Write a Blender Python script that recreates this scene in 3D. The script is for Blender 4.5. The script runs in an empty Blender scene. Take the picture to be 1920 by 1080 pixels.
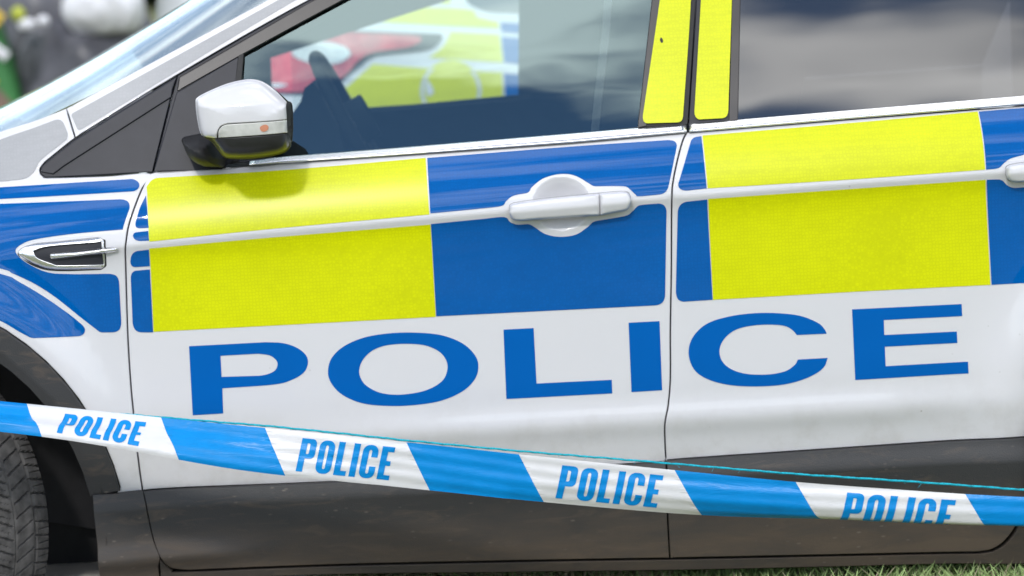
import bpy, bmesh, math, random
import numpy as np
from mathutils import Vector, Matrix
from mathutils.geometry import delaunay_2d_cdt

# ------------------------------------------------------------------ camera, sky, sun, exposure
# x runs along the car towards its tail, y away from the viewer, z up; metres
CAM_LOC = (0.0, -6.0, 1.43)
CAM_AIM = (0.0, 0.0, 0.76)
CAM_ROLL = 3.1
CAM_LENS = 108.75
scene = bpy.context.scene
cam_data = bpy.data.cameras.new('camera')
camera = bpy.data.objects.new('camera', cam_data)
scene.collection.objects.link(camera)
fwd = (Vector(CAM_AIM) - Vector(CAM_LOC)).normalized()
quat = fwd.to_track_quat('-Z', 'Y')
camera.location = CAM_LOC
camera.rotation_euler = (quat.to_matrix() @ Matrix.Rotation(math.radians(-CAM_ROLL), 3, 'Z')).to_euler()
cam_data.lens = CAM_LENS
cam_data.sensor_width = 36
cam_data.clip_start = 0.1
cam_data.clip_end = 3000
cam_data.dof.use_dof = True
cam_data.dof.focus_distance = 5.86
cam_data.dof.aperture_fstop = 3.2
scene.camera = camera

SUN_EL, SUN_AZ = math.radians(36), math.radians(10)      # azimuth: how far the sun stands to the front of the viewer's side
sun_to = Vector((-math.sin(SUN_AZ) * math.cos(SUN_EL), -math.cos(SUN_AZ) * math.cos(SUN_EL), math.sin(SUN_EL)))
world = bpy.data.worlds.new('World')
scene.world = world
world.use_nodes = True
wt = world.node_tree
wn, wl = wt.nodes, wt.links
bg = wn['Background']
sky = wn.new('ShaderNodeTexSky')
sky.sky_type = 'NISHITA'
sky.sun_disc = False
sky.sun_elevation = SUN_EL
sky.sun_rotation = math.atan2(sun_to.x, sun_to.y)
sky.air_density = 1.0
sky.dust_density = 0.0
sky.ozone_density = 3.0
# broken cloud over the whole dome
CLOUD_OFFSET = (-4.2, -21.8, 0)
tc = wn.new('ShaderNodeTexCoord')
sep = wn.new('ShaderNodeSeparateXYZ')
wl.new(tc.outputs['Generated'], sep.inputs[0])
zc = wn.new('ShaderNodeMath'); zc.operation = 'MAXIMUM'; zc.inputs[1].default_value = 0.06
wl.new(sep.outputs['Z'], zc.inputs[0])
dx = wn.new('ShaderNodeMath'); dx.operation = 'DIVIDE'
dy = wn.new('ShaderNodeMath'); dy.operation = 'DIVIDE'
wl.new(sep.outputs['X'], dx.inputs[0]); wl.new(zc.outputs[0], dx.inputs[1])
wl.new(sep.outputs['Y'], dy.inputs[0]); wl.new(zc.outputs[0], dy.inputs[1])
comb = wn.new('ShaderNodeCombineXYZ')
wl.new(dx.outputs[0], comb.inputs[0]); wl.new(dy.outputs[0], comb.inputs[1])
cmap = wn.new('ShaderNodeMapping')
cmap.inputs['Location'].default_value = CLOUD_OFFSET
cmap.inputs['Scale'].default_value = (0.8, 1.5, 1)
wl.new(comb.outputs[0], cmap.inputs[0])
cn = wn.new('ShaderNodeTexNoise')
cn.inputs['Scale'].default_value = 1.7; cn.inputs['Detail'].default_value = 7; cn.inputs['Roughness'].default_value = 0.58
wl.new(cmap.outputs[0], cn.inputs['Vector'])
cramp = wn.new('ShaderNodeValToRGB')
cramp.color_ramp.elements[0].position = 0.47; cramp.color_ramp.elements[1].position = 0.545
wl.new(cn.outputs['Fac'], cramp.inputs[0])
cn2 = wn.new('ShaderNodeTexNoise')
cn2.inputs['Scale'].default_value = 3.4; cn2.inputs['Detail'].default_value = 5
wl.new(cmap.outputs[0], cn2.inputs['Vector'])
cshade = wn.new('ShaderNodeValToRGB')
cshade.color_ramp.elements[0].position = 0.34; cshade.color_ramp.elements[0].color = (6.5, 6.7, 7.2, 1)
cshade.color_ramp.elements[1].position = 0.62; cshade.color_ramp.elements[1].color = (19, 19, 19, 1)
wl.new(cn2.outputs['Fac'], cshade.inputs[0])
cmix = wn.new('ShaderNodeMixRGB')
wl.new(cramp.outputs[0], cmix.inputs[0]); wl.new(sky.outputs[0], cmix.inputs[1]); wl.new(cshade.outputs[0], cmix.inputs[2])
wl.new(cmix.outputs[0], bg.inputs['Color'])
bg.inputs['Strength'].default_value = 0.15

sun_data = bpy.data.lights.new('sun', 'SUN')
sun_data.energy = 1.3
sun_data.angle = math.radians(4.0)
sun_data.color = (1.0, 0.96, 0.9)
sun = bpy.data.objects.new('sun', sun_data)
scene.collection.objects.link(sun)
sun.rotation_euler = (-sun_to).to_track_quat('-Z', 'Y').to_euler()
sun.location = (-2, -8, 9)

vs = scene.view_settings
vs.view_transform = 'Standard'
vs.look = 'None'
vs.gamma = 1
vs.exposure = 0.0
vs.use_curve_mapping = False
scene.cycles.max_bounces = 10
scene.cycles.transparent_max_bounces = 24
scene.cycles.glossy_bounces = 5
scene.cycles.caustics_reflective = False
scene.cycles.caustics_refractive = False
scene.cycles.use_denoising = True

# ------------------------------------------------------------------ the shape of the car's flank: depth y as a function of (x, z)
ARCH_X, ARCH_Z, ARCH_R, ARCH_RI = -1.262, 0.340, 0.473, 0.415
REAR_ARCH_X = 1.43
CAR_W = 1.78
FAR_LOC = (-0.80, 3.02, 0.0)
FAR_ROT = 12.0
def sstep(a, b, x):
    t = np.clip((x - a) / (b - a), 0, 1)
    return t * t * (3 - 2 * t)
def swage_z(x): return 0.9085 + 0.0315 * x - 0.0085 * x * x
def belt_z(x): return 1.0412 + 0.0299 * x - 0.0093 * x * x
def upper(h, f):
    e = 0.0035
    q = np.sqrt(h * h + e * e)
    p, n = 0.5 * (h + q), 0.5 * (q - h)
    return 0.16 * p + 2.0 * p * p + f * 0.013 * (1 - np.exp(-n / 0.022))
def side(x, z):
    x = np.asarray(x, float); z = np.asarray(z, float)
    xs = np.clip(x, -1.2, 1.3)
    zs, zb = swage_z(xs), belt_z(xs)
    f = sstep(-0.86, -0.74, x)
    y = upper(np.minimum(z, zb) - zs, f)
    g = np.maximum(z - zb, 0)
    y = y + 0.40 * g + 0.10 * g * g
    a = 0.0085 * sstep(-0.75, 0.0, x) * (1 - 0.8 * sstep(0.65, 1.05, x))
    y = y - a * np.exp(-((z - 0.482) / 0.030) ** 2)
    y = y + 0.7 * np.maximum(0.57 - z, 0) ** 2
    y = y + 0.012 * x * x + 0.16 * np.maximum(-0.75 - x, 0) ** 2 + 0.10 * np.maximum(x - 1.2, 0) ** 2
    for ax in (ARCH_X, REAR_ARCH_X):
        d = np.sqrt((x - ax) ** 2 + (z - ARCH_Z) ** 2) - ARCH_R
        y = y - 0.020 * np.where(d > 0, np.exp(-(d / 0.075) ** 2), 1.0)
    return y
def clad(x, z):
    x = np.asarray(x, float); z = np.asarray(z, float)
    q = 0.41 - z
    y = side(x, np.maximum(z, 0.405)) - 0.008 - 0.010 * sstep(0.0, 0.05, q) + 0.16 * np.maximum(q - 0.05, 0) + 0.5 * np.maximum(q - 0.11, 0) ** 2
    fade = (1 - sstep(-0.70, -0.46, x))
    y = y - 0.022 * fade * np.exp(-((z - 0.262) / 0.022) ** 2)
    return y
def sill(x, z):
    x = np.asarray(x, float); z = np.asarray(z, float)
    return clad(x, np.maximum(z, 0.23)) - 0.004 + 0.35 * np.maximum(0.235 - z, 0)
def far_side(x, z):
    x = np.asarray(x, float); z = np.asarray(z, float)
    rr = np.maximum(0.42 - x, 0) / 0.42
    return 0.42 * rr ** 2.3 + 0.30 * np.maximum(z - 0.98, 0) ** 1.3 + 0.05 * np.maximum(0.6 - z, 0) - 0.012 * np.exp(-((z - 0.93) / 0.02) ** 2)

# ------------------------------------------------------------------ helpers
COL = scene.collection
def cr(p0, p1, p2, p3, t):
    return tuple(0.5 * (2 * p1[k] + (p2[k] - p0[k]) * t + (2 * p0[k] - 5 * p1[k] + 4 * p2[k] - p3[k]) * t * t + (3 * p1[k] - p0[k] - 3 * p2[k] + p3[k]) * t ** 3) for k in (0, 1))
def dense(ctrl, step=0.012):
    """control points (x, z, r): r > 0 rounds the corner, r = -1 runs a smooth curve through the point"""
    n = len(ctrl)
    pts = []
    for i, (x, z, r) in enumerate(ctrl):
        if r > 0:
            a, b = ctrl[i - 1], ctrl[(i + 1) % n]
            va, vb = (a[0] - x, a[1] - z), (b[0] - x, b[1] - z)
            la, lb = math.hypot(*va), math.hypot(*vb)
            ra, rb = min(r, la * 0.48), min(r, lb * 0.48)
            p0 = (x + va[0] / la * ra, z + va[1] / la * ra); p1 = (x + vb[0] / lb * rb, z + vb[1] / lb * rb)
            for k in range(7):
                t = k / 6
                c = 0.55
                q0 = (p0[0] + (x - p0[0]) * c, p0[1] + (z - p0[1]) * c); q1 = (p1[0] + (x - p1[0]) * c, p1[1] + (z - p1[1]) * c)
                pts.append(tuple((1 - t) ** 3 * p0[j] + 3 * t * (1 - t) ** 2 * q0[j] + 3 * t * t * (1 - t) * q1[j] + t ** 3 * p1[j] for j in (0, 1)) + (0,))
        else:
            pts.append((x, z, r))
    out = []
    n = len(pts)
    for i in range(n):
        p, q = pts[i], pts[(i + 1) % n]
        L = math.hypot(q[0] - p[0], q[1] - p[1])
        if L < 1e-6: continue
        k = max(1, int(L / step))
        if p[2] == -1 or q[2] == -1:
            a = pts[i - 1] if p[2] == -1 else (2 * p[0] - q[0], 2 * p[1] - q[1])
            b = pts[(i + 2) % n] if q[2] == -1 else (2 * q[0] - p[0], 2 * q[1] - p[1])
            k = max(k, 5)
            for j in range(k): out.append(cr(a, p, q, b, j / k))
        else:
            for j in range(k): out.append((p[0] + (q[0] - p[0]) * j / k, p[1] + (q[1] - p[1]) * j / k))
    return np.array(out)
def area2(P): return float(np.sum(P[:, 0] * np.roll(P[:, 1], -1) - np.roll(P[:, 0], -1) * P[:, 1]))
def out_normals(P):
    """unit normals pointing out of a counter-clockwise loop"""
    a = np.roll(P, 1, 0); b = np.roll(P, -1, 0)
    e1 = P - a; e2 = b - P
    e1 /= np.linalg.norm(e1, axis=1)[:, None] + 1e-12; e2 /= np.linalg.norm(e2, axis=1)[:, None] + 1e-12
    t = e1 + e2
    t /= np.linalg.norm(t, axis=1)[:, None] + 1e-9
    return np.stack([t[:, 1], -t[:, 0]], 1)
def inside(pts, loops):
    r = np.zeros(len(pts), bool)
    for P in loops:
        x1, z1 = P[:, 0], P[:, 1]; x2, z2 = np.roll(x1, -1), np.roll(z1, -1)
        for s in range(0, len(pts), 4000):
            q = pts[s:s + 4000]
            c = (z1[None] > q[:, 1:2]) != (z2[None] > q[:, 1:2])
            xi = (x2 - x1)[None] * (q[:, 1:2] - z1[None]) / np.where(z2 == z1, 1e-12, z2 - z1)[None] + x1[None]
            r[s:s + 4000] ^= (np.sum(c & (q[:, 0:1] < xi), 1) % 2).astype(bool)
    return r
def near(pts, loops, d):
    r = np.zeros(len(pts), bool)
    A = np.concatenate(loops)
    for s in range(0, len(pts), 3000):
        q = pts[s:s + 3000]
        dd = (q[:, 0:1] - A[None, :, 0]) ** 2 + (q[:, 1:2] - A[None, :, 1]) ** 2
        r[s:s + 3000] = dd.min(1) < d * d
    return r
def fill(loops, gx, gz, extra=()):
    lo = loops[0].min(0); hi = loops[0].max(0)
    gs = []
    xs = np.arange(lo[0] + gx * 0.37, hi[0], gx); zs = np.arange(lo[1] + gz * 0.41, hi[1], gz)
    if len(xs) and len(zs): gs.append(np.stack(np.meshgrid(xs, zs), -1).reshape(-1, 2))
    for (x0, x1, z0, z1, st) in extra:
        gs.append(np.stack(np.meshgrid(np.arange(x0, x1, st), np.arange(z0, z1, st)), -1).reshape(-1, 2))
    V = [l for l in loops]
    if gs:
        g = np.concatenate(gs)
        g = g[inside(g, loops)]
        if len(g): g = g[~near(g, loops, min(gx, gz) * 0.5)]
        V.append(g)
    n0 = 0; E = []
    for l in loops:
        k = len(l); E += [(n0 + i, n0 + (i + 1) % k) for i in range(k)]; n0 += k
    allv = np.concatenate(V)
    vo, eo, fo, *_ = delaunay_2d_cdt([Vector(v) for v in allv.tolist()], E, [], 0, 1e-6)
    P = np.array([(v.x, v.y) for v in vo]); Fc = np.array([f for f in fo if len(f) == 3])
    c = P[Fc].mean(1)
    Fc = Fc[inside(c, loops)]
    a = P[Fc]
    cr_ = (a[:, 1, 0] - a[:, 0, 0]) * (a[:, 2, 1] - a[:, 0, 1]) - (a[:, 1, 1] - a[:, 0, 1]) * (a[:, 2, 0] - a[:, 0, 0])
    keep = np.abs(cr_) > 1e-12
    Fc, cr_ = Fc[keep], cr_[keep]
    Fc[cr_ < 0] = Fc[cr_ < 0][:, ::-1]
    return P, Fc
def link(name, me, mat, parent=None):
    o = bpy.data.objects.new(name, me)
    COL.objects.link(o)
    if mat is not None: me.materials.append(mat)
    if parent is not None: o.parent = parent
    return o
def panel(name, outline, mat, parent, surf=side, off=0.0, holes=(), gx=0.03, gz=0.006, inset=0.0, flange=0.0, rnd=0.0020, extra=(), step=0.012, mirror=False, flip=False):
    """a sheet cut to an outline and lying on a curved surface y = surf(x, z) + off, with its edges turned in when flange > 0"""
    loops = []
    for i, l in enumerate([outline] + list(holes)):
        P = dense(l, step) if not isinstance(l, np.ndarray) else l.copy()
        if area2(P) < 0: P = P[::-1].copy()
        if inset: P = P + out_normals(P) * (-inset if i == 0 else inset)
        loops.append(P)
    P, F = fill(loops, gx, gz, extra)
    f = lambda x, z: surf(x, z) + off
    def nrm(Q):
        h = 0.0006
        fx = (f(Q[:, 0] + h, Q[:, 1]) - f(Q[:, 0] - h, Q[:, 1])) / (2 * h); fz = (f(Q[:, 0], Q[:, 1] + h) - f(Q[:, 0], Q[:, 1] - h)) / (2 * h)
        N = np.stack([fx, -np.ones_like(fx), fz], 1)
        return N / np.linalg.norm(N, axis=1)[:, None]
    V = [np.stack([P[:, 0], f(P[:, 0], P[:, 1]), P[:, 1]], 1)]; N = [nrm(P)]
    faces = [tuple(t) for t in F.tolist()]
    n0 = len(P)
    if flange > 0:
        for i, L in enumerate(loops):
            o2 = out_normals(L) * (1 if i == 0 else -1)
            k = len(L)
            y = f(L[:, 0], L[:, 1])
            B = L + o2 * rnd
            on = np.stack([o2[:, 0], np.zeros(k), o2[:, 1]], 1)
            V += [np.stack([L[:, 0], y, L[:, 1]], 1), np.stack([B[:, 0], y + rnd, B[:, 1]], 1), np.stack([B[:, 0], y + flange, B[:, 1]], 1)]
            N += [nrm(L), on, on]
            for a in range(k):
                b = (a + 1) % k
                for r in (0, 1):
                    q = (n0 + r * k + a, n0 + (r + 1) * k + a, n0 + (r + 1) * k + b, n0 + r * k + b)
                    faces.append(q if i == 0 else q[::-1])
            n0 += 3 * k
    V = np.concatenate(V); N = np.concatenate(N)
    if mirror:
        V[:, 1] = CAR_W - V[:, 1]; N[:, 1] *= -1
        faces = [q[::-1] for q in faces]
    me = bpy.data.meshes.new(name)
    me.from_pydata(V.tolist(), [], faces)
    me.polygons.foreach_set('use_smooth', [True] * len(me.polygons))
    me.update()
    me.normals_split_custom_set_from_vertices(N.tolist())
    return link(name, me, mat, parent)
def dome(outline, y0, H, n=2.4, c=None, extra=None):
    """a rounded cap over an outline, bulging towards the viewer by H"""
    P = dense(outline, 0.004)
    c = P.mean(0) if c is None else np.array(c)
    d = P - c
    th = np.arctan2(d[:, 1], d[:, 0]); R = np.hypot(d[:, 0], d[:, 1])
    o = np.argsort(th); th, R = th[o], R[o]
    th = np.concatenate([th - 2 * np.pi, th, th + 2 * np.pi]); R = np.concatenate([R, R, R])
    def s(x, z):
        x = np.asarray(x, float); z = np.asarray(z, float)
        r = np.hypot(x - c[0], z - c[1]) / np.interp(np.arctan2(z - c[1], x - c[0]), th, R)
        r = np.clip(r, 0, 0.997)
        y = y0 - H * (1 - r ** n) ** (1 / n)
        if extra: y = y + extra(x, z)
        return y
    return s
def mesh_obj(name, V, F, mat, parent=None, smooth=True):
    me = bpy.data.meshes.new(name)
    me.from_pydata([tuple(v) for v in V], [], [tuple(f) for f in F])
    me.polygons.foreach_set('use_smooth', [smooth] * len(me.polygons))
    me.update()
    return link(name, me, mat, parent)
def bm_obj(name, bm, mat, parent=None, smooth=True):
    me = bpy.data.meshes.new(name)
    bm.normal_update()
    bm.to_mesh(me); bm.free()
    me.polygons.foreach_set('use_smooth', [smooth] * len(me.polygons))
    return link(name, me, mat, parent)
def box(name, lo, hi, mat, parent=None, bev=0.01, seg=3, rot=None, taper=None):
    bm = bmesh.new()
    bmesh.ops.create_cube(bm, size=1)
    c = [(a + b) / 2 for a, b in zip(lo, hi)]; d = [b - a for a, b in zip(lo, hi)]
    for v in bm.verts:
        v.co = Vector((v.co.x * d[0], v.co.y * d[1], v.co.z * d[2]))
        if taper and v.co.z > 0: v.co.x *= taper; v.co.y *= taper
    if bev: bmesh.ops.bevel(bm, geom=bm.edges[:], offset=bev, segments=seg, affect='EDGES', profile=0.5)
    M = Matrix.Translation(c) @ (rot.to_4x4() if rot else Matrix())
    bmesh.ops.transform(bm, matrix=M, verts=bm.verts)
    return bm_obj(name, bm, mat, parent)
def tube(name, pts, r, mat, parent=None, seg=8, closed=False, twist=None):
    P = [Vector(p) for p in pts]
    V, F = [], []
    n = len(P)
    for i, p in enumerate(P):
        t = (P[(i + 1) % n] - P[i - 1]) if closed else (P[min(i + 1, n - 1)] - P[max(i - 1, 0)])
        t.normalize()
        a = t.cross(Vector((0, 0, 1)) if abs(t.z) < 0.9 else Vector((1, 0, 0))).normalized(); b = t.cross(a)
        for k in range(seg):
            g = 2 * math.pi * k / seg
            rr = r if not twist else r * (1 + 0.28 * math.cos(3 * g + twist * i))
            V.append(p + a * (rr * math.cos(g)) + b * (rr * math.sin(g)))
    m = n if closed else n - 1
    for i in range(m):
        for k in range(seg):
            F.append((i * seg + k, i * seg + (k + 1) % seg, ((i + 1) % n) * seg + (k + 1) % seg, ((i + 1) % n) * seg + k))
    return mesh_obj(name, V, F, mat, parent)
def empty(name, loc=(0, 0, 0), label=None, cat=None, group=None, rz=0.0):
    o = bpy.data.objects.new(name, None)
    COL.objects.link(o)
    o.location = loc; o.rotation_euler = (0, 0, rz); o.empty_display_size = 0.2
    return tag(o, label, cat, group)
def tag(o, label=None, cat=None, group=None, kind=None):
    if label: o['label'] = label
    if cat: o['category'] = cat
    if group: o['group'] = group
    if kind: o['kind'] = kind
    return o

# ------------------------------------------------------------------ materials
def new_mat(name):
    m = bpy.data.materials.new(name); m.use_nodes = True
    return m, m.node_tree.nodes, m.node_tree.links, m.node_tree.nodes['Principled BSDF']
def noise(n, l, scale, detail=4, rough=0.5, stretch=(1, 1, 1), dist=0.0):
    tcn = n.new('ShaderNodeTexCoord'); mp = n.new('ShaderNodeMapping'); mp.inputs['Scale'].default_value = stretch
    t = n.new('ShaderNodeTexNoise'); t.inputs['Scale'].default_value = scale; t.inputs['Detail'].default_value = detail; t.inputs['Roughness'].default_value = rough; t.inputs['Distortion'].default_value = dist
    l.new(tcn.outputs['Object'], mp.inputs[0]); l.new(mp.outputs[0], t.inputs['Vector'])
    return t
def ramp(n, l, src, stops):
    r = n.new('ShaderNodeValToRGB')
    e = r.color_ramp.elements
    while len(e) < len(stops): e.new(0.5)
    for k, (p, c) in enumerate(stops):
        e[k].position = p; e[k].color = tuple(c) + (1,) if len(c) == 3 else c
    l.new(src, r.inputs[0])
    return r
def plain(name, col, rough=0.5, metal=0.0, coat=0.0, spec=0.5, var=0.08, scale=30, bump=0.0, bscale=200, coat_rough=0.03, trans=0.0, subsurf=0.0):
    m, n, l, b = new_mat(name)
    t = noise(n, l, scale)
    r = ramp(n, l, t.outputs['Fac'], [(0.3, [c * (1 - var) for c in col]), (0.7, [min(1, c * (1 + var)) for c in col])])
    l.new(r.outputs[0], b.inputs['Base Color'])
    b.inputs['Roughness'].default_value = rough; b.inputs['Metallic'].default_value = metal
    b.inputs['Coat Weight'].default_value = coat; b.inputs['Coat Roughness'].default_value = coat_rough
    b.inputs['Specular IOR Level'].default_value = spec
    if bump:
        t2 = noise(n, l, bscale, 3)
        bp = n.new('ShaderNodeBump'); bp.inputs['Strength'].default_value = bump; bp.inputs['Distance'].default_value = 0.002
        l.new(t2.outputs['Fac'], bp.inputs['Height']); l.new(bp.outputs[0], b.inputs['Normal'])
    return m
def film(name, col, spec=0.5, coat=0.6, cior=1.6, crough=0.025, cell=0.90):
    """retroreflective vinyl: faint honeycomb under a glossy face, not perfectly flat"""
    m, n, l, b = new_mat(name)
    tcn = n.new('ShaderNodeTexCoord')
    v = n.new('ShaderNodeTexVoronoi'); v.feature = 'DISTANCE_TO_EDGE'; v.inputs['Scale'].default_value = 150; v.inputs['Randomness'].default_value = 0.45
    l.new(tcn.outputs['Object'], v.inputs['Vector'])
    r = ramp(n, l, v.outputs['Distance'], [(0.0, [c * cell for c in col]), (0.25, col)])
    t = noise(n, l, 5, 3)
    t5 = noise(n, l, 42, 2, 0.4, (1, 1, 1.6)); ta = n.new('ShaderNodeMath'); ta.operation = 'MULTIPLY_ADD'; ta.inputs[1].default_value = 0.6; l.new(t5.outputs['Fac'], ta.inputs[0]); l.new(t.outputs['Fac'], ta.inputs[2])
    r2 = ramp(n, l, ta.outputs[0], [(0.62, (0.93, 0.93, 0.93)), (0.98, (1.0, 1.0, 1.0))])
    mx = n.new('ShaderNodeMixRGB'); mx.blend_type = 'MULTIPLY'; mx.inputs[0].default_value = 1
    l.new(r.outputs[0], mx.inputs[1]); l.new(r2.outputs[0], mx.inputs[2]); l.new(mx.outputs[0], b.inputs['Base Color'])
    b.inputs['Roughness'].default_value = 0.32; b.inputs['Specular IOR Level'].default_value = spec
    b.inputs['Coat Weight'].default_value = coat; b.inputs['Coat Roughness'].default_value = crough; b.inputs['Coat IOR'].default_value = cior
    t2 = noise(n, l, 9, 3, 0.5, (0.25, 1, 1))
    bp = n.new('ShaderNodeBump'); bp.inputs['Strength'].default_value = 0.035; bp.inputs['Distance'].default_value = 0.004
    l.new(t2.outputs['Fac'], bp.inputs['Height']); l.new(bp.outputs[0], b.inputs['Coat Normal'])
    return m
def glass(name, tint, refl, gcol=(1, 1, 1), ior=1.5, rough=0.0, bump=0.10):
    m, n, l, b = new_mat(name)
    n.remove(b)
    out = n['Material Output']
    tr = n.new('ShaderNodeBsdfTransparent'); tr.inputs[0].default_value = tint + (1,)
    gl = n.new('ShaderNodeBsdfGlossy'); gl.inputs['Roughness'].default_value = rough; gl.inputs['Color'].default_value = gcol + (1,)
    fr = n.new('ShaderNodeFresnel'); fr.inputs['IOR'].default_value = ior
    ad = n.new('ShaderNodeMath'); ad.operation = 'MULTIPLY_ADD'; ad.inputs[1].default_value = 1.0; ad.inputs[2].default_value = refl; ad.use_clamp = True
    mx = n.new('ShaderNodeMixShader')
    l.new(fr.outputs[0], ad.inputs[0]); l.new(ad.outputs[0], mx.inputs[0]); l.new(tr.outputs[0], mx.inputs[1]); l.new(gl.outputs[0], mx.inputs[2]); l.new(mx.outputs[0], out.inputs[0])
    t = noise(n, l, 3.0, 2, 0.5, (0.6, 1, 1.3))
    bp = n.new('ShaderNodeBump'); bp.inputs['Strength'].default_value = bump; bp.inputs['Distance'].default_value = 0.02
    l.new(t.outputs['Fac'], bp.inputs['Height']); l.new(bp.outputs[0], gl.inputs['Normal'])
    return m
def dirty_plastic(name, col, dirt, z0, z1, rough=0.55):
    """textured black plastic, road film thickening towards the ground, stone chips and dried splashes"""
    m, n, l, b = new_mat(name)
    geo = n.new('ShaderNodeNewGeometry'); sp = n.new('ShaderNodeSeparateXYZ'); l.new(geo.outputs['Position'], sp.inputs[0])
    mr = n.new('ShaderNodeMapRange'); mr.inputs['From Min'].default_value = z0; mr.inputs['From Max'].default_value = z1
    l.new(sp.outputs['Z'], mr.inputs['Value'])
    t = noise(n, l, 24, 8, 0.72, (0.22, 1, 1), 0.5)
    ad = n.new('ShaderNodeMath'); ad.operation = 'MULTIPLY'; l.new(mr.outputs[0], ad.inputs[0]); l.new(t.outputs['Fac'], ad.inputs[1])
    dr = ramp(n, l, ad.outputs[0], [(0.10, (0, 0, 0)), (0.55, (0.75, 0.75, 0.75))])
    m1 = n.new('ShaderNodeMixRGB'); m1.inputs[1].default_value = tuple(col) + (1,); m1.inputs[2].default_value = tuple(dirt) + (1,)
    l.new(dr.outputs[0], m1.inputs[0])
    # thin streaks flung back from the wheel
    t3 = noise(n, l, 46, 5, 0.65, (0.2, 1, 1), 0.8)
    s3 = ramp(n, l, t3.outputs['Fac'], [(0.54, (0, 0, 0)), (0.74, (0.5, 0.5, 0.5))])
    m2 = n.new('ShaderNodeMixRGB'); m2.inputs[2].default_value = (0.12, 0.09, 0.066, 1)
    l.new(s3.outputs[0], m2.inputs[0]); l.new(m1.outputs[0], m2.inputs[1])
    # chips and dust specks
    tcn = n.new('ShaderNodeTexCoord')
    v = n.new('ShaderNodeTexVoronoi'); v.inputs['Scale'].default_value = 60
    vm = n.new('ShaderNodeMapping'); vm.inputs['Rotation'].default_value = (0, 0.35, 0); vm.inputs['Scale'].default_value = (0.45, 1, 1); l.new(tcn.outputs['Object'], vm.inputs[0]); l.new(vm.outputs[0], v.inputs['Vector'])
    cs = ramp(n, l, v.outputs['Distance'], [(0.05, (0.5, 0.5, 0.5)), (0.16, (0, 0, 0))])
    t4 = noise(n, l, 7, 2); c4 = ramp(n, l, t4.outputs['Fac'], [(0.42, (0, 0, 0)), (0.60, (1, 1, 1))])
    mm = n.new('ShaderNodeMath'); mm.operation = 'MULTIPLY'; l.new(cs.outputs[0], mm.inputs[0]); l.new(c4.outputs[0], mm.inputs[1])
    m3 = n.new('ShaderNodeMixRGB'); m3.inputs[2].default_value = (0.20, 0.17, 0.14, 1)
    l.new(mm.outputs[0], m3.inputs[0]); l.new(m2.outputs[0], m3.inputs[1])
    l.new(m3.outputs[0], b.inputs['Base Color'])
    rr = ramp(n, l, dr.outputs[0], [(0.0, (rough,) * 3), (0.6, (0.9,) * 3)]); l.new(rr.outputs[0], b.inputs['Roughness'])
    t2 = noise(n, l, 420, 2)
    bp = n.new('ShaderNodeBump'); bp.inputs['Strength'].default_value = 0.35; bp.inputs['Distance'].default_value = 0.0012
    l.new(t2.outputs['Fac'], bp.inputs['Height']); l.new(bp.outputs[0], b.inputs['Normal'])
    return m
def car_paint(name):
    """white paint with a little road grime low on the doors"""
    m, n, l, b = new_mat(name)
    geo = n.new('ShaderNodeNewGeometry'); sp = n.new('ShaderNodeSeparateXYZ'); l.new(geo.outputs['Position'], sp.inputs[0])
    mr = n.new('ShaderNodeMapRange'); mr.inputs['From Min'].default_value = 0.58; mr.inputs['From Max'].default_value = 0.40
    l.new(sp.outputs['Z'], mr.inputs['Value'])
    t = noise(n, l, 18, 6, 0.65); t2 = ramp(n, l, t.outputs['Fac'], [(0.46, (0, 0, 0)), (0.75, (1, 1, 1))])
    mu = n.new('ShaderNodeMath'); mu.operation = 'MULTIPLY'; l.new(mr.outputs[0], mu.inputs[0]); l.new(t2.outputs[0], mu.inputs[1])
    m1 = n.new('ShaderNodeMixRGB'); m1.inputs[1].default_value = (0.735, 0.725, 0.75, 1); m1.inputs[2].default_value = (0.45, 0.42, 0.38, 1)
    sc = n.new('ShaderNodeMath'); sc.operation = 'MULTIPLY'; sc.inputs[1].default_value = 0.35; l.new(mu.outputs[0], sc.inputs[0]); l.new(sc.outputs[0], m1.inputs[0])
    tcn = n.new('ShaderNodeTexCoord')
    v = n.new('ShaderNodeTexVoronoi'); v.inputs['Scale'].default_value = 30; l.new(tcn.outputs['Object'], v.inputs['Vector'])
    cs = ramp(n, l, v.outputs['Distance'], [(0.03, (0.55, 0.55, 0.55)), (0.08, (0, 0, 0))])
    t4 = noise(n, l, 6, 2); c4 = ramp(n, l, t4.outputs['Fac'], [(0.55, (0, 0, 0)), (0.65, (1, 1, 1))])
    mm = n.new('ShaderNodeMath'); mm.operation = 'MULTIPLY'; l.new(cs.outputs[0], mm.inputs[0]); l.new(c4.outputs[0], mm.inputs[1])
    m3 = n.new('ShaderNodeMixRGB'); m3.inputs[2].default_value = (0.25, 0.22, 0.19, 1); l.new(mm.outputs[0], m3.inputs[0]); l.new(m1.outputs[0], m3.inputs[1])
    l.new(m3.outputs[0], b.inputs['Base Color'])
    b.inputs['Roughness'].default_value = 0.35; b.inputs['Coat Weight'].default_value = 0.8; b.inputs['Coat Roughness'].default_value = 0.04
    return m
M = {}
M['paint'] = car_paint('white car paint')
M['far_paint'] = plain('far white paint', (0.74, 0.76, 0.78), 0.3, coat=0.7, var=0.03)
M['yellow'] = film('yellow reflective film', (0.76, 0.80, 0.0), spec=0.05, coat=0.4, cior=1.6, crough=0.30)
M['blue'] = film('blue reflective film', (0.0, 0.118, 0.44), spec=0.0, coat=0.55, cior=1.6)
M['print_blue'] = plain('blue lettering film', (0.0, 0.118, 0.45), 0.6, spec=0.05, coat=0.05, var=0.03, scale=8)
M['grey_film'] = film('silver reflective film', (0.42, 0.425, 0.45), spec=0.3, coat=0.1, cell=0.95)
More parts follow.
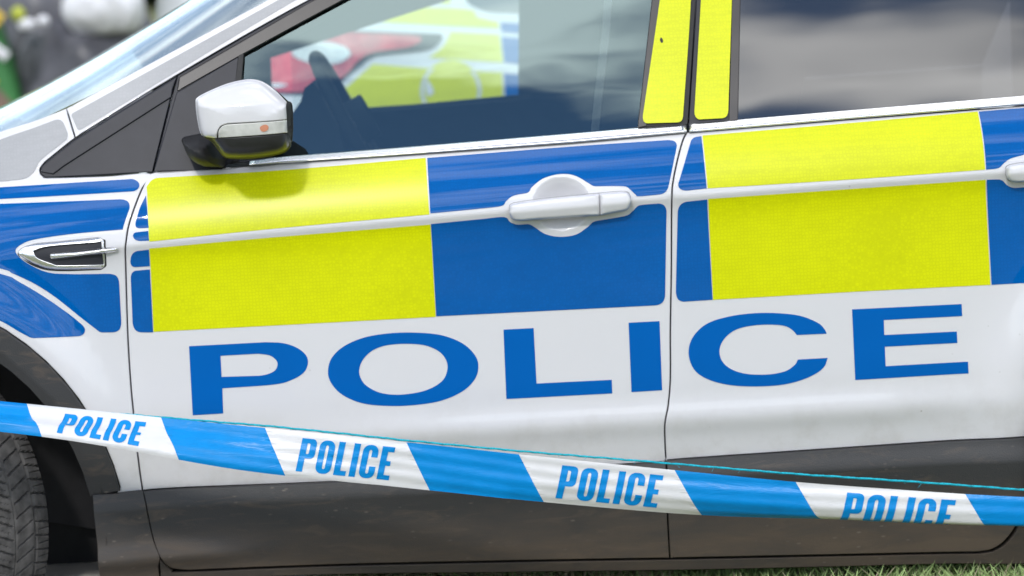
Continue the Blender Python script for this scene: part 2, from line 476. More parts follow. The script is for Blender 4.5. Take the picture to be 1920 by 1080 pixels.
M['trim'] = plain('satin black trim', (0.026, 0.027, 0.036), 0.46, spec=0.35, var=0.1, bump=0.05, bscale=500)
M['gloss_trim'] = plain('dark bronze gloss trim', (0.028, 0.024, 0.024), 0.3, coat=0.3, var=0.1)
M['rubber'] = plain('black rubber', (0.012, 0.012, 0.013), 0.6, var=0.15)
M['dark'] = plain('dark inner panel', (0.015, 0.015, 0.017), 0.7, var=0.2)
M['cladding'] = dirty_plastic('textured black cladding', (0.036, 0.036, 0.038), (0.135, 0.098, 0.066), 0.37, 0.20)
M['sill'] = dirty_plastic('dirty black sill', (0.032, 0.031, 0.031), (0.105, 0.078, 0.054), 0.34, 0.16, 0.6)
M['chrome'] = plain('bright chrome', (0.90, 0.90, 0.91), 0.27, metal=1.0, var=0.02)
M['window'] = glass('door window glass', (0.90, 0.98, 0.97), 0.135, (0.75, 0.98, 1.0))
M['windscreen'] = glass('windscreen glass', (0.66, 0.82, 0.80), 0.28, (0.88, 0.98, 1.0), rough=0.10, bump=0.03)
M['privacy'] = glass('dark privacy glass', (0.05, 0.05, 0.055), 0.115, rough=0.05)
M['interior'] = plain('dark cabin plastic', (0.030, 0.034, 0.042), 0.65, var=0.15)
M['fabric'] = plain('dark seat fabric', (0.030, 0.035, 0.045), 0.9, var=0.2, scale=80)
M['webbing'] = plain('grey belt webbing', (0.30, 0.32, 0.33), 0.8, var=0.1, scale=120)
M['tyre'] = plain('tyre rubber', (0.105, 0.100, 0.098), 0.85, var=0.45, scale=38, bump=0.3, bscale=300)
M['alloy'] = plain('alloy rim', (0.5, 0.5, 0.52), 0.3, metal=1.0, var=0.05)
M['lens'] = plain('clear lamp lens', (0.62, 0.62, 0.59), 0.12, coat=1.0, var=0.1, scale=60)
M['amber'] = plain('amber bulb', (0.62, 0.25, 0.15), 0.3, coat=0.5, var=0.1)
M['mirror_glass'] = plain('mirror glass', (0.9, 0.9, 0.9), 0.02, metal=1.0, var=0.01)
M['red_lens'] = plain('red lamp lens', (0.62, 0.025, 0.05), 0.12, coat=1.0, var=0.25, scale=14)
M['white_lens'] = plain('white lamp lens', (0.72, 0.76, 0.76), 0.12, coat=1.0, var=0.08)
M['tape_white'] = plain('white polythene', (0.72, 0.715, 0.73), 0.45, coat=0.12, var=0.02, coat_rough=0.2)
M['tape_blue'] = plain('blue printed polythene', (0.0, 0.25, 0.66), 0.5, spec=0.15, coat=0.12, var=0.04, coat_rough=0.2)
for k_ in ('tape_white', 'tape_blue'):
    n_, l_ = M[k_].node_tree.nodes, M[k_].node_tree.links
    tn = noise(n_, l_, 26, 5, 0.6, (0.22, 1, 1), 1.0)
    bn = n_.new('ShaderNodeBump'); bn.inputs['Strength'].default_value = 0.5; bn.inputs['Distance'].default_value = 0.004
    l_.new(tn.outputs['Fac'], bn.inputs['Height']); l_.new(bn.outputs[0], n_['Principled BSDF'].inputs['Normal']); l_.new(bn.outputs[0], n_['Principled BSDF'].inputs['Coat Normal'])
M['cord'] = plain('teal twine', (0.0, 0.42, 0.55), 0.7, var=0.25, scale=300)
M['mirror_black'] = plain('satin mirror plastic', (0.022, 0.022, 0.024), 0.30, var=0.1)
M['arm_black'] = plain('grained mirror arm plastic', (0.020, 0.020, 0.022), 0.55, spec=0.3, var=0.1)

# ------------------------------------------------------------------ the police car in front
car = empty('police_car', (0, 0, 0), 'white police car with yellow and blue checked doors standing behind the tape', 'car')

def arc(cx, cz, r, a0, a1, n=24):
    return [(cx + r * math.cos(math.radians(a0 + (a1 - a0) * k / n)), cz + r * math.sin(math.radians(a0 + (a1 - a0) * k / n)), 0) for k in range(n + 1)]
SHUT_F = [(-0.6955,1.0176,-1),(-0.7123,0.9904,-1),(-0.7272,0.9570,-1),(-0.7406,0.9202,-1),(-0.7470,0.8888,-1),(-0.7505,0.8623,-1),(-0.7542,0.7853,-1),(-0.7572,0.6938,-1),(-0.7573,0.6097,-1),(-0.7552,0.5413,-1),(-0.7530,0.4686,-1),(-0.7499,0.3949,0)]      # gap between wing and front door
SHUT_B = [(0.3585,1.0420,0),(0.3488,1.0254,-1),(0.3354,0.9887,-1),(0.3244,0.9487,-1),(0.3204,0.9159,-1),(0.3136,0.7834,-1),(0.3055,0.6575,-1),(0.3009,0.5626,-1),(0.2941,0.5102,-1),(0.2861,0.4758,-1),(0.2849,0.4342,-1),(0.2856,0.3942,0)]  # gap between the two doors
CLAD_F = [(-0.7500,0.3938,0),(-0.3576,0.3896,-1),(-0.0829,0.3920,-1),(0.1705,0.3931,-1),(0.2856,0.3942,0)]
CLAD_R = [(0.2856,0.3942,0),(0.3184,0.3979,-1),(0.7064,0.4027,-1),(0.9933,0.4065,-1),(1.0663,0.4065,0)]
CLAD_FC = [(-0.7485,0.3959,0),(-0.3567,0.3922,-1),(-0.0827,0.3943,-1),(0.1701,0.3953,-1),(0.2850,0.3963,0)]
CLAD_RC = [(0.2850,0.3963,0),(0.3179,0.3997,-1),(0.7054,0.4042,-1),(0.9919,0.4079,-1),(1.0648,0.4079,0)]
SHUT_LO = [(-0.7475,0.3938,0),(-0.7433,0.3690,-1),(-0.7403,0.3405,-1),(-0.7345,0.2962,-1),(-0.7227,0.2636,-1),(-0.7061,0.2362,-1),(-0.6716,0.2271,-1)]
DOOR_LO = [(-0.6716,0.2271,-1),(-0.3678,0.2221,-1),(-0.0293,0.2107,-1),(0.2841,0.1980,0)]
GAP = 0.0032

# inner shell that shows dark through the gaps
panel('inner_shell', [(-1.75, 0.62, 0), (-1.75, 0.98, 0), (-0.95, 1.02, 0)] + [(-0.6955,1.0126,0),(-0.4883,1.0205,0),(0.3583,1.0390,0),(1.1698,1.0599,0)] + [(2.2, 1.05, 0), (2.2, 0.62, 0)] + arc(REAR_ARCH_X, ARCH_Z, ARCH_R, 25, 178)[::1] + [(0.93, 0.215, 0), (-0.80, 0.225, 0)] + arc(ARCH_X, ARCH_Z, ARCH_R, 2, 140), M['dark'], car, off=0.030, gx=0.05, gz=0.012)

# front wing
wing = panel('front_wing', [(-1.72, 0.98, 0), (-1.35, 1.03, 0)] + [(-1.1579,1.0624,0),(-1.0599,1.0922,0),(-0.9949,1.1130,-1),(-0.9303,1.1296,-1),(-0.8616,1.1511,0),(-0.8442,1.0926,0),(-0.9055,1.0483,0),(-0.9163,1.0355,0.005),(-0.9122,1.0230,0.005),(-0.8941,1.0191,-1),(-0.7830,1.0169,-1)] + SHUT_F + [(-0.8025,0.3932,0)] + arc(ARCH_X, ARCH_Z, ARCH_R + 0.001, 8, 150) + [(-1.72, 0.60, 0)],
             M['paint'], car, inset=GAP, flange=0.03, gx=0.010, gz=0.006)
# front door skin with the hand recess behind the grip
HANDLE_C = [(0.1052,0.9183,0)][0]
def door_surf(hc):
    rx, rz = 0.058, 0.053
    def s(x, z):
        r2 = ((x - hc[0]) / rx) ** 2 + ((z - hc[1] + 0.0) / rz) ** 2
        return side(x, z) + 0.024 * np.clip(1 - r2, 0, 1) ** 1.25
    return s
F_DOOR = door_surf(HANDLE_C)
door = panel('front_door', SHUT_F[:1] + [(-0.6460,1.0202,0),(-0.4883,1.0215,-1),(-0.4358,1.0239,-1),(-0.2155,1.0270,-1),(0.1405,1.0331,-1)] + SHUT_B + CLAD_F[::-1][1:-1] + SHUT_F[::-1][:-1], M['paint'], car, surf=F_DOOR, inset=GAP, flange=0.026,
             extra=[(HANDLE_C[0] - 0.075, HANDLE_C[0] + 0.075, HANDLE_C[1] - 0.07, HANDLE_C[1] + 0.07, 0.003)], gz=0.005)
HANDLE_R = [(1.0754,0.9397,0)][0]
R_DOOR = door_surf(HANDLE_R)
SHUT_R = [(1.19, 1.06, 0), (1.20, 0.95, -1), (1.195, 0.86, -1), (1.16, 0.76, -1), (1.08, 0.66, -1), (1.02, 0.53, -1)]
rear_door = panel('rear_door', SHUT_B[:1] + [(0.6857,1.0502,-1),(1.0233,1.0576,-1),(1.1488,1.0601,-1)] + SHUT_R + CLAD_R[::-1] + SHUT_B[::-1][1:-1], M['paint'], car, surf=R_DOOR, inset=GAP, flange=0.026,
                  extra=[(HANDLE_R[0] - 0.075, HANDLE_R[0] + 0.075, HANDLE_R[1] - 0.07, HANDLE_R[1] + 0.07, 0.004)], gz=0.005)
panel('rear_quarter', [(2.15, 1.12, 0), (2.2, 0.6, 0)] + arc(REAR_ARCH_X, ARCH_Z, ARCH_R + 0.001, 30, 152) + SHUT_R[::-1] + [(1.2, 1.12, 0)], M['paint'], car, inset=GAP, flange=0.03)

# lower cladding on wing, doors and sill
clad_front = panel('cladding', CLAD_FC[:1] + CLAD_FC[1:] + [(0.2851,0.3395,0),(0.2829,0.2812,0),(0.2841,0.1980,0)] + DOOR_LO[::-1][1:] + SHUT_LO[::-1][:-1], M['cladding'], door, surf=clad, inset=GAP, flange=0.022, gz=0.008)
clad_rear = panel('cladding', CLAD_RC + [(1.0053,0.3865,-1),(0.9955,0.3011,-1),(0.9826,0.2554,-1),(0.9678,0.2227,-1),(0.9489,0.1978,-1),(0.9303,0.1837,-1),(0.9087,0.1772,-1),(0.8621,0.1760,-1),(0.6495,0.1839,-1),(0.2841,0.1980,0),(0.2829,0.2812,0),(0.2851,0.3395,0)], M['cladding'], rear_door, surf=clad, inset=GAP, flange=0.022, gz=0.008)
clad_wing = panel('cladding', [(-0.8444,0.3963,0),(-0.8008,0.3954,0),(-0.7485,0.3959,0)] + SHUT_LO[:-2] + [(-0.7289,0.2427,0),(-0.7304,0.1919,0),(-0.8465,0.1950,0),(-0.8419,0.2579,-1),(-0.8431,0.3199,-1)], M['cladding'], wing, surf=clad, inset=0.0015, flange=0.04, gz=0.008)
panel('sill', [(-0.7220,0.2563,0),(-0.7053,0.2318,-1),(-0.6717,0.2230,-1),(-0.3681,0.2177,-1),(-0.0295,0.2061,-1),(0.2840,0.1932,-1),(0.6497,0.1788,-1),(0.8626,0.1708,-1),(0.9123,0.1719,-1),(0.9349,0.1784,-1),(0.9545,0.1927,-1),(0.9730,0.2181,-1),(0.9872,0.2525,-1),(1.0001,0.2993,-1),(1.0204,0.3863,0),(1.0834,0.3827,0),(1.0615,0.2078,-1),(1.0314,0.1425,0),(0.9672,0.1478,-1),(0.6070,0.1605,-1),(0.3090,0.1719,-1),(-0.0305,0.1876,-1),(-0.3693,0.2027,-1),(-0.6764,0.2083,-1),(-0.7274,0.2000,0)], M['sill'], car, surf=sill, inset=0.001, flange=0.05, gz=0.006)
# wheel arch trims
def arch_trim(cx, a0, a1):
    s = lambda x, z: side(x, z) - 0.009 + 0.25 * np.maximum(0.435 - np.hypot(x - cx, z - ARCH_Z), 0)
    return panel('wheel_arch_trim', arc(cx, ARCH_Z, ARCH_R, a0, a1) + arc(cx, ARCH_Z, ARCH_RI, a1, a0), M['cladding'], car, surf=s, inset=0.0006, flange=0.05, gz=0.012, gx=0.012)
arch_trim(ARCH_X, 7.4, 172)
arch_trim(REAR_ARCH_X, 8, 156)
# dark wheel housing
def liner(cx):
    V, F = [], []
    for i in range(33):
        a = math.radians(-12 + 204 * i / 32)
        for j, y in enumerate((0.0, 0.36)):
            V.append((cx + 0.44 * math.cos(a), y, ARCH_Z + 0.44 * math.sin(a)))
        V.append((cx, 0.36, ARCH_Z))
    for i in range(32):
        a, b = 3 * i, 3 * (i + 1)
        F += [(a, a + 1, b + 1, b), (a + 1, a + 2, b + 2, b + 1)]
    mesh_obj('wheel_housing', V, F, M['dark'], car)
liner(ARCH_X); liner(REAR_ARCH_X)
box('wheel_well_wall', (-1.75, 0.40, 0.175), (-0.80, 0.42, 0.95), M['dark'], car, bev=0.003)

# ---- livery films
Y, B = M['yellow'], M['blue']
def livery(name, outline, mat, parent, **k):
    return panel(name, outline, mat, parent, off=-0.0010, gx=0.010 if parent is wing else 0.03, **k)
livery('livery_film', [(-1.1579,1.0048,0),(-0.9957,1.0053,0),(-0.7271,1.0091,0.008),(-0.7154,0.9976,0.008),(-0.7238,0.9859,0.008),(-0.9951,0.9832,0),(-1.1573,0.9815,0)], B, wing)
livery('livery_film', [(-1.1568,0.9704,0),(-0.9949,0.9742,0),(-0.7449,0.9719,0.012),(-0.7355,0.9604,0.008),(-0.7522,0.9167,0.008),(-0.7512,0.9146,0),(-0.8478,0.9112,-1),(-0.9218,0.9044,-1),(-0.9506,0.8965,-1),(-0.9648,0.8838,-1),(-0.9520,0.8656,-1),(-0.9247,0.8476,-1),(-0.8960,0.8368,-1),(-0.8512,0.8325,0),(-0.7750,0.8287,0.012),(-0.7664,0.8187,0.008),(-0.7677,0.7240,0.01),(-0.7766,0.7131,0.008),(-0.8093,0.7155,0.004),(-0.8482,0.7507,-1),(-0.8917,0.7896,-1),(-0.9308,0.8177,-1),(-0.9735,0.8406,-1),(-0.9971,0.8511,-1),(-1.1554,0.8968,0)], B, wing)
livery('livery_film', [(-1.1554,0.8837,0),(-0.9977,0.8408,-1),(-0.9619,0.8234,-1),(-0.9155,0.7929,-1),(-0.8696,0.7571,-1),(-0.8401,0.7303,0.008),(-0.8366,0.7207,0.006),(-0.8443,0.7109,0.008),(-0.9422,0.7130,0.006),(-0.9665,0.7277,-1),(-1.0019,0.7503,-1),(-1.0636,0.7770,-1),(-1.1592,0.7890,0)], B, wing)
livery('livery_film', [(-1.1579,1.0418,0),(-0.9950,1.0966,-1),(-0.9304,1.1152,-1),(-0.8789,1.1313,0.006),(-0.8683,1.1267,0.006),(-0.8569,1.0983,0.008),(-0.8645,1.0884,-1),(-0.9129,1.0538,-1),(-0.9259,1.0339,-1),(-0.9442,1.0204,-1),(-0.9742,1.0176,-1),(-0.9956,1.0165,-1),(-1.1579,1.0140,0)], M['grey_film'], wing)
livery('livery_film', [(-0.6923,1.0084,0.01),(-0.4255,1.0114,-1),(-0.1551,1.0200,0),(-0.1530,0.9125,0),(-0.4711,0.9003,-1),(-0.7011,0.8885,0),(-0.7028,0.9809,0),(-0.7039,0.9930,0)], Y, door)
livery('livery_film', [(-0.7023,0.8748,0),(-0.4723,0.8834,-1),(-0.1521,0.8923,0),(-0.1521,0.7100,0),(-0.7059,0.7100,0)], Y, door)
livery('livery_film', [(-0.7050,0.9770,0),(-0.7010,0.9152,0),(-0.7250,0.9153,0.007),(-0.7279,0.9236,0.007),(-0.7167,0.9554,-1)], B, door)
livery('livery_film', [(-0.7023,0.9091,0),(-0.7015,0.8906,0),(-0.7239,0.8907,0.007),(-0.7330,0.8974,0.006),(-0.7316,0.9075,0.006)], B, door)
livery('livery_film', [(-0.7035,0.8726,0),(-0.7044,0.8395,0),(-0.7379,0.8392,0.006),(-0.7425,0.8469,0.005),(-0.7389,0.8638,0.007),(-0.7298,0.8709,0.005)], B, door)
livery('livery_film', [(-0.7049,0.8332,0),(-0.7070,0.7090,0),(-0.7384,0.7107,0.009),(-0.7459,0.7227,0.008),(-0.7432,0.8236,0.007),(-0.7374,0.8318,0.005)], B, door)
livery('livery_film', [(-0.1520,1.0198,0),(0.1400,1.0271,-1),(0.3282,1.0295,0.009),(0.3381,1.0229,0.007),(0.3131,0.9349,0.01),(0.3033,0.9273,0.006),(0.2564,0.9257,-1),(0.2503,0.9291,-1),(0.2396,0.9399,-1),(0.2275,0.9467,-1),(0.1694,0.9497,0.004),(0.1564,0.9585,-1),(0.1394,0.9696,-1),(0.1211,0.9756,-1),(0.0971,0.9758,-1),(0.0707,0.9691,-1),(0.0501,0.9550,-1),(0.0422,0.9442,0.004),(0.0118,0.9397,-1),(-0.0023,0.9302,-1),(-0.0121,0.9215,-1),(-0.0538,0.9186,-1),(-0.1508,0.9144,0)], B, door)
livery('livery_film', [(-0.1510,0.8933,0),(-0.0550,0.8975,-1),(-0.0081,0.8992,-1),(0.0028,0.8889,-1),(0.0160,0.8828,-1),(0.0410,0.8825,0.005),(0.0521,0.8745,-1),(0.0712,0.8608,-1),(0.0990,0.8540,-1),(0.1293,0.8565,-1),(0.1519,0.8690,-1),(0.1660,0.8808,0.005),(0.2267,0.8880,-1),(0.2416,0.8957,-1),(0.2524,0.9058,-1),(0.2629,0.9084,-1),(0.3004,0.9095,0.008),(0.3095,0.8993,0.008),(0.2980,0.7190,0.01),(0.2870,0.7091,0.008),(-0.1510,0.7110,0)], B, door)
livery('livery_film', [(0.3670,1.0315,0.008),(0.3860,1.0335,0),(0.3890,0.9339,0),(0.3430,0.9313,0.008),(0.3321,0.9401,0.007)], B, rear_door)
livery('livery_film', [(0.3882,1.0344,0),(0.6849,1.0431,-1),(0.9301,1.0514,0),(0.9319,1.0250,-1),(0.9332,0.9894,-1),(0.9333,0.9403,0),(0.6753,0.9359,-1),(0.3910,0.9338,0)], Y, rear_door)
livery('livery_film', [(0.9321,1.0513,0),(1.0227,1.0536,-1),(1.1376,1.0556,0),(1.1364,0.9579,0),(1.0773,0.9969,-1),(1.0453,0.9915,-1),(1.0203,0.9714,-1),(1.0114,0.9648,0.004),(0.9848,0.9591,-1),(0.9705,0.9506,-1),(0.9595,0.9420,-1),(0.9353,0.9402,0),(0.9353,0.9893,-1),(0.9340,1.0249,-1)], B, rear_door)
livery('livery_film', [(0.3911,0.9129,0),(0.6748,0.9170,-1),(0.9340,0.9202,0),(0.9370,0.7127,0),(0.6674,0.7142,-1),(0.3919,0.7138,0)], Y, rear_door)
livery('livery_film', [(0.3411,0.9093,0.008),(0.3890,0.9120,0),(0.3909,0.7139,0),(0.3270,0.7132,0.009),(0.3192,0.7252,0.009),(0.3313,0.8981,0.008)], B, rear_door)
livery('livery_film', [(0.9361,0.9201,0),(0.9634,0.9185,-1),(0.9760,0.9071,-1),(0.9885,0.9011,-1),(1.0147,0.9007,0.005),(1.0406,0.8834,-1),(1.0729,0.8752,-1),(1.1035,0.8798,-1),(1.1353,0.8949,0),(1.1052,0.7135,0),(0.9391,0.7126,0)], B, rear_door)

# ---- lettering on the doors
def letter(name, outline, parent, holes=()):
    return panel(name, outline, M['print_blue'], parent, off=-0.0009, holes=holes, gz=0.012)
letter('letter_p', [(-0.6383,0.6779,0),(-0.4879,0.6779,0),(-0.4556,0.6746,-1),(-0.4290,0.6648,-1),(-0.4111,0.6490,-1),(-0.4075,0.6319,-1),(-0.4175,0.6134,-1),(-0.4435,0.6000,-1),(-0.4785,0.5934,-1),(-0.5784,0.5913,0),(-0.5800,0.5414,0),(-0.6400,0.5409,0)], door, [[(-0.5779,0.6558,0),(-0.5029,0.6560,0),(-0.4822,0.6517,-1),(-0.4702,0.6427,-1),(-0.4672,0.6319,-1),(-0.4737,0.6206,-1),(-0.4898,0.6141,-1),(-0.5057,0.6123,0),(-0.5785,0.6140,0)]])
letter('letter_o', [(-0.3692,0.6140,-1),(-0.3603,0.6400,-1),(-0.3349,0.6618,-1),(-0.2953,0.6766,-1),(-0.2468,0.6824,-1),(-0.1967,0.6813,-1),(-0.1448,0.6738,-1),(-0.1039,0.6557,-1),(-0.0802,0.6312,-1),(-0.0741,0.6076,-1),(-0.0828,0.5827,-1),(-0.1071,0.5607,-1),(-0.1500,0.5440,-1),(-0.2007,0.5382,-1),(-0.2531,0.5389,-1),(-0.3051,0.5470,-1),(-0.3438,0.5661,-1),(-0.3644,0.5905,-1)], door, [[(-0.3079,0.6139,-1),(-0.3000,0.6325,-1),(-0.2812,0.6495,-1),(-0.2545,0.6586,-1),(-0.2178,0.6603,-1),(-0.1783,0.6555,-1),(-0.1507,0.6424,-1),(-0.1371,0.6248,-1),(-0.1350,0.6056,-1),(-0.1445,0.5850,-1),(-0.1674,0.5704,-1),(-0.1972,0.5624,-1),(-0.2361,0.5603,-1),(-0.2704,0.5664,-1),(-0.2957,0.5815,-1),(-0.3063,0.5980,-1)]])
letter('letter_l', [(-0.0211,0.6776,0),(0.0380,0.6775,0),(0.0380,0.5677,0),(0.1857,0.5669,0),(0.1855,0.5399,0),(-0.0228,0.5402,0)], door)
letter('letter_i', [(0.2243,0.6778,0),(0.2850,0.6776,0),(0.2836,0.5408,0),(0.2233,0.5404,0)], door)
letter('letter_c', [(0.6116,0.6346,0),(0.5529,0.6352,0),(0.5439,0.6463,-1),(0.5296,0.6545,-1),(0.5046,0.6585,-1),(0.4690,0.6589,-1),(0.4341,0.6525,-1),(0.4103,0.6358,-1),(0.3998,0.6142,-1),(0.4040,0.5918,-1),(0.4211,0.5750,-1),(0.4510,0.5638,-1),(0.4929,0.5604,-1),(0.5267,0.5648,-1),(0.5461,0.5764,-1),(0.5528,0.5866,0),(0.6116,0.5865,0),(0.6035,0.5689,-1),(0.5840,0.5552,-1),(0.5531,0.5442,-1),(0.5140,0.5379,-1),(0.4594,0.5384,-1),(0.4113,0.5448,-1),(0.3721,0.5587,-1),(0.3478,0.5791,-1),(0.3389,0.6113,-1),(0.3488,0.6424,-1),(0.3772,0.6672,-1),(0.4185,0.6786,-1),(0.4659,0.6828,-1),(0.5140,0.6807,-1),(0.5608,0.6728,-1),(0.5947,0.6572,-1),(0.6068,0.6449,-1)], rear_door)
letter('letter_e', [(0.6633,0.6797,0),(0.8790,0.6780,0),(0.8792,0.6542,0),(0.7248,0.6551,0),(0.7246,0.6255,0),(0.8675,0.6243,0),(0.8677,0.6016,0),(0.7247,0.6023,0),(0.7247,0.5636,0),(0.8871,0.5636,0),(0.8872,0.5403,0),(0.6638,0.5395,0)], rear_door)

# ---- door handles: grip bar and lock cap standing off the skin
def bar(outline, parent, name, base, rise=0.030):
    d = dome(outline, 0.0, 1.0, 6.5)
    s = lambda x, z: base(x, z) - 0.012 + (d(x, z)) * (rise - 0.012)
    return panel(name, outline, M['paint'], parent, surf=s, flange=0.016, gx=0.005, gz=0.0015, step=0.003, inset=0.0008)
def handle(dx, dz, parent):
    sh = lambda L: [(x + dx, z + dz, r) for x, z, r in L]
    grip = sh([(0.0099,0.9244,-1),(0.0538,0.9293,-1),(0.1133,0.9328,-1),(0.1789,0.9349,0),(0.1781,0.8950,0),(0.1114,0.8945,-1),(0.0530,0.8936,-1),(0.0176,0.8934,-1),(0.0056,0.9016,-1),(0.0042,0.9145,-1)])
    cap = sh([(0.1805,0.9354,0),(0.2071,0.9360,-1),(0.2289,0.9358,-1),(0.2379,0.9287,-1),(0.2382,0.9163,-1),(0.2305,0.9028,-1),(0.2053,0.8988,-1),(0.1796,0.8950,0)])
    o = bar(grip, parent, 'door_handle', side)
    bar(cap, parent, 'lock_cap', side)
    # seat of the handle: a shallow dark joint line round it
    ring = sh([(0.0090,0.9260,-1),(0.0539,0.9308,-1),(0.1134,0.9343,-1),(0.1801,0.9369,-1),(0.2290,0.9374,-1),(0.2395,0.9297,-1),(0.2397,0.9157,-1),(0.2314,0.9006,-1),(0.1780,0.8929,-1),(0.1113,0.8924,-1),(0.0529,0.8914,-1),(0.0165,0.8913,-1),(0.0045,0.9006,-1),(0.0026,0.9151,-1)])
    panel('handle_gasket', ring, M['joint'], parent, off=-0.0007, gz=0.01, holes=[sh([(0.0519,0.9324,0),(0.0688,0.9540,-1),(0.1078,0.9621,-1),(0.1434,0.9501,-1),(0.1582,0.9360,0),(0.1593,0.8940,0),(0.1396,0.8749,-1),(0.1028,0.8685,-1),(0.0669,0.8789,-1),(0.0541,0.8935,0)])][:0])
    return o
M['joint'] = plain('grey joint line', (0.36, 0.36, 0.37), 0.6, var=0.1)
handle(0, 0, door)
handle(HANDLE_R[0] - HANDLE_C[0], HANDLE_R[1] - HANDLE_C[1], rear_door)

# ---- side vent on the wing
VENT = [(-0.9564,0.8824,-1),(-0.9296,0.8935,-1),(-0.8683,0.8968,-1),(-0.7988,0.9007,0.003),(-0.7906,0.8951,0.003),(-0.7923,0.8457,0.003),(-0.7988,0.8409,0.003),(-0.8881,0.8448,-1),(-0.9232,0.8549,-1),(-0.9485,0.8707,-1)]
VENT_IN = [(-0.9300,0.8832,0),(-0.8969,0.8910,-1),(-0.7928,0.8947,0),(-0.7922,0.8468,0),(-0.8846,0.8504,0),(-0.9223,0.8674,-1)]
vent = panel('vent_surround', VENT, M['chrome'], wing, surf=dome(VENT, 0.0, 0.007, 4.0, extra=lambda x, z: side(x, z) - 0.001), holes=[VENT_IN], gx=0.006, gz=0.004, flange=0.008, step=0.005)
panel('vent_insert', VENT_IN, M['trim'], wing, off=-0.001, gx=0.01, gz=0.006)
BLADE = [(-0.8948,0.8703,-1),(-0.8881,0.8751,-1),(-0.8376,0.8769,-1),(-0.7767,0.8800,-1),(-0.7645,0.8772,-1),(-0.7764,0.8725,-1),(-0.8382,0.8685,-1),(-0.8877,0.8657,-1)]
panel('vent_blade', BLADE, M['chrome'], wing, surf=dome(BLADE, 0.0, 0.008, 2.5, extra=lambda x, z: side(x, z) - 0.006), flange=0.008, gx=0.006, gz=0.002, step=0.004)
panel('vent_frame', [(-0.7947,0.8994,0.003),(-0.7864,0.8960,0.002),(-0.7883,0.8444,0.003),(-0.7991,0.8377,0.003),(-0.8884,0.8406,-1),(-0.9277,0.8509,-1),(-0.9539,0.8689,-1),(-0.9597,0.8794,-1),(-0.9569,0.8711,-1),(-0.9233,0.8528,-1),(-0.8882,0.8427,-1),(-0.7988,0.8409,0),(-0.7932,0.8468,0),(-0.7907,0.8941,0)], M['rubber'], wing, off=-0.0008, gx=0.01, gz=0.004, step=0.004)

# ---- greenhouse: pillar, frames, glass
pillar = panel('windscreen_pillar', [(-0.8616,1.1511,0),(-0.4574,1.3417,-1),(-0.2400,1.4443,-1),(-0.0211,1.5362,-1),(0.2532,1.6153,-1),(0.6337,1.6414,-1),(1.0657,1.6288,-1),(1.4983,1.5951,0),(1.4903,1.5410,0),(1.0592,1.5747,-1),(0.6288,1.5894,-1),(0.2820,1.5660,-1),(-0.0236,1.4881,-1),(-0.3722,1.3361,-1),(-0.6386,1.2039,-1),(-0.8442,1.0926,0)], M['paint'], car, inset=GAP, flange=0.03)
panel('livery_film', [(-0.8521,1.1393,0.005),(-0.4361,1.3395,0),(-0.2405,1.4326,-1),(-0.1978,1.4303,0),(-0.4010,1.3376,-1),(-0.6416,1.2103,-1),(-0.8323,1.1084,0.006),(-0.8387,1.1077,0.004)], M['grey_film'], pillar, off=-0.0009)
# fixed dark triangle ahead of the door
tri = panel('corner_trim', [(-0.9153,1.0314,0.005),(-0.9055,1.0463,-1),(-0.8443,1.0895,0),(-0.6407,1.2009,0),(-0.6498,1.1765,0),(-0.6933,1.0206,0),(-0.8941,1.0202,-1),(-0.9100,1.0229,0.004)], M['trim'], wing, inset=0.0012, flange=0.02, off=0.001)
panel('trim_ridge', [(-0.8673,1.0404,0),(-0.7924,1.0828,0),(-0.6522,1.1622,0),(-0.6498,1.1765,0),(-0.6408,1.1999,0),(-0.8443,1.0885,0),(-0.9055,1.0452,-1),(-0.9121,1.0312,0),(-0.8887,1.0260,0)], M['trim'], wing, surf=lambda x, z: side(x, z) - 0.004, inset=0.002, flange=0.004, rnd=0.003)
# door window frame
GLASS_F = [(-0.5104,1.2367,0),(-0.3063,1.3337,-1),(-0.0253,1.4561,-1),(0.1711,1.5150,-1),(0.3451,1.5453,0),(0.3619,1.5401,0),(0.3121,1.3008,0),(0.2644,1.0550,0),(0.1415,1.0492,0),(-0.2150,1.0391,0),(-0.4355,1.0341,0),(-0.5206,1.0312,0)]
frame = panel('window_frame', [(-0.6375,1.2028,0),(-0.3723,1.3351,-1),(-0.0237,1.4870,-1),(0.2820,1.5649,-1),(0.4256,1.5842,0),(0.3966,1.2962,0),(0.3597,1.0561,0),(0.1415,1.0492,0),(-0.2150,1.0391,0),(-0.4355,1.0341,0),(-0.5207,1.0292,0),(-0.6891,1.0204,0),(-0.6466,1.1743,0)], M['trim'], door, holes=[GLASS_F], inset=0.001, flange=0.03, off=0.001)
panel('frame_moulding', [(-0.6344,1.1996,0),(-0.3724,1.3319,0),(-0.2421,1.3914,0),(-0.1333,1.4354,0),(-0.1345,1.4110,0),(-0.3084,1.3327,0),(-0.3950,1.2922,0),(-0.5136,1.2359,0),(-0.6392,1.1739,0)], M['gloss_trim'], door, surf=lambda x, z: side(x, z) - 0.003, flange=0.004, inset=0.0015, rnd=0.003)
panel('mirror_sail', [(-0.6404,1.1699,0),(-0.5168,1.2329,0.004),(-0.5249,1.1732,0),(-0.5331,1.0349,0),(-0.5566,1.0178,0),(-0.6891,1.0214,0)], M['trim'], door, off=-0.002, flange=0.006, inset=0.0012)
panel('glass_run', [(-0.5157,1.2349,0),(-0.5071,1.2387,0),(-0.5155,1.1676,0),(-0.5237,1.0324,0),(-0.5332,1.0319,0),(-0.5249,1.1732,0)], M['rubber'], door, off=-0.003, flange=0.004, inset=0.0)
panel('window', GLASS_F, M['window'], door, off=0.010, gx=0.04, gz=0.03)
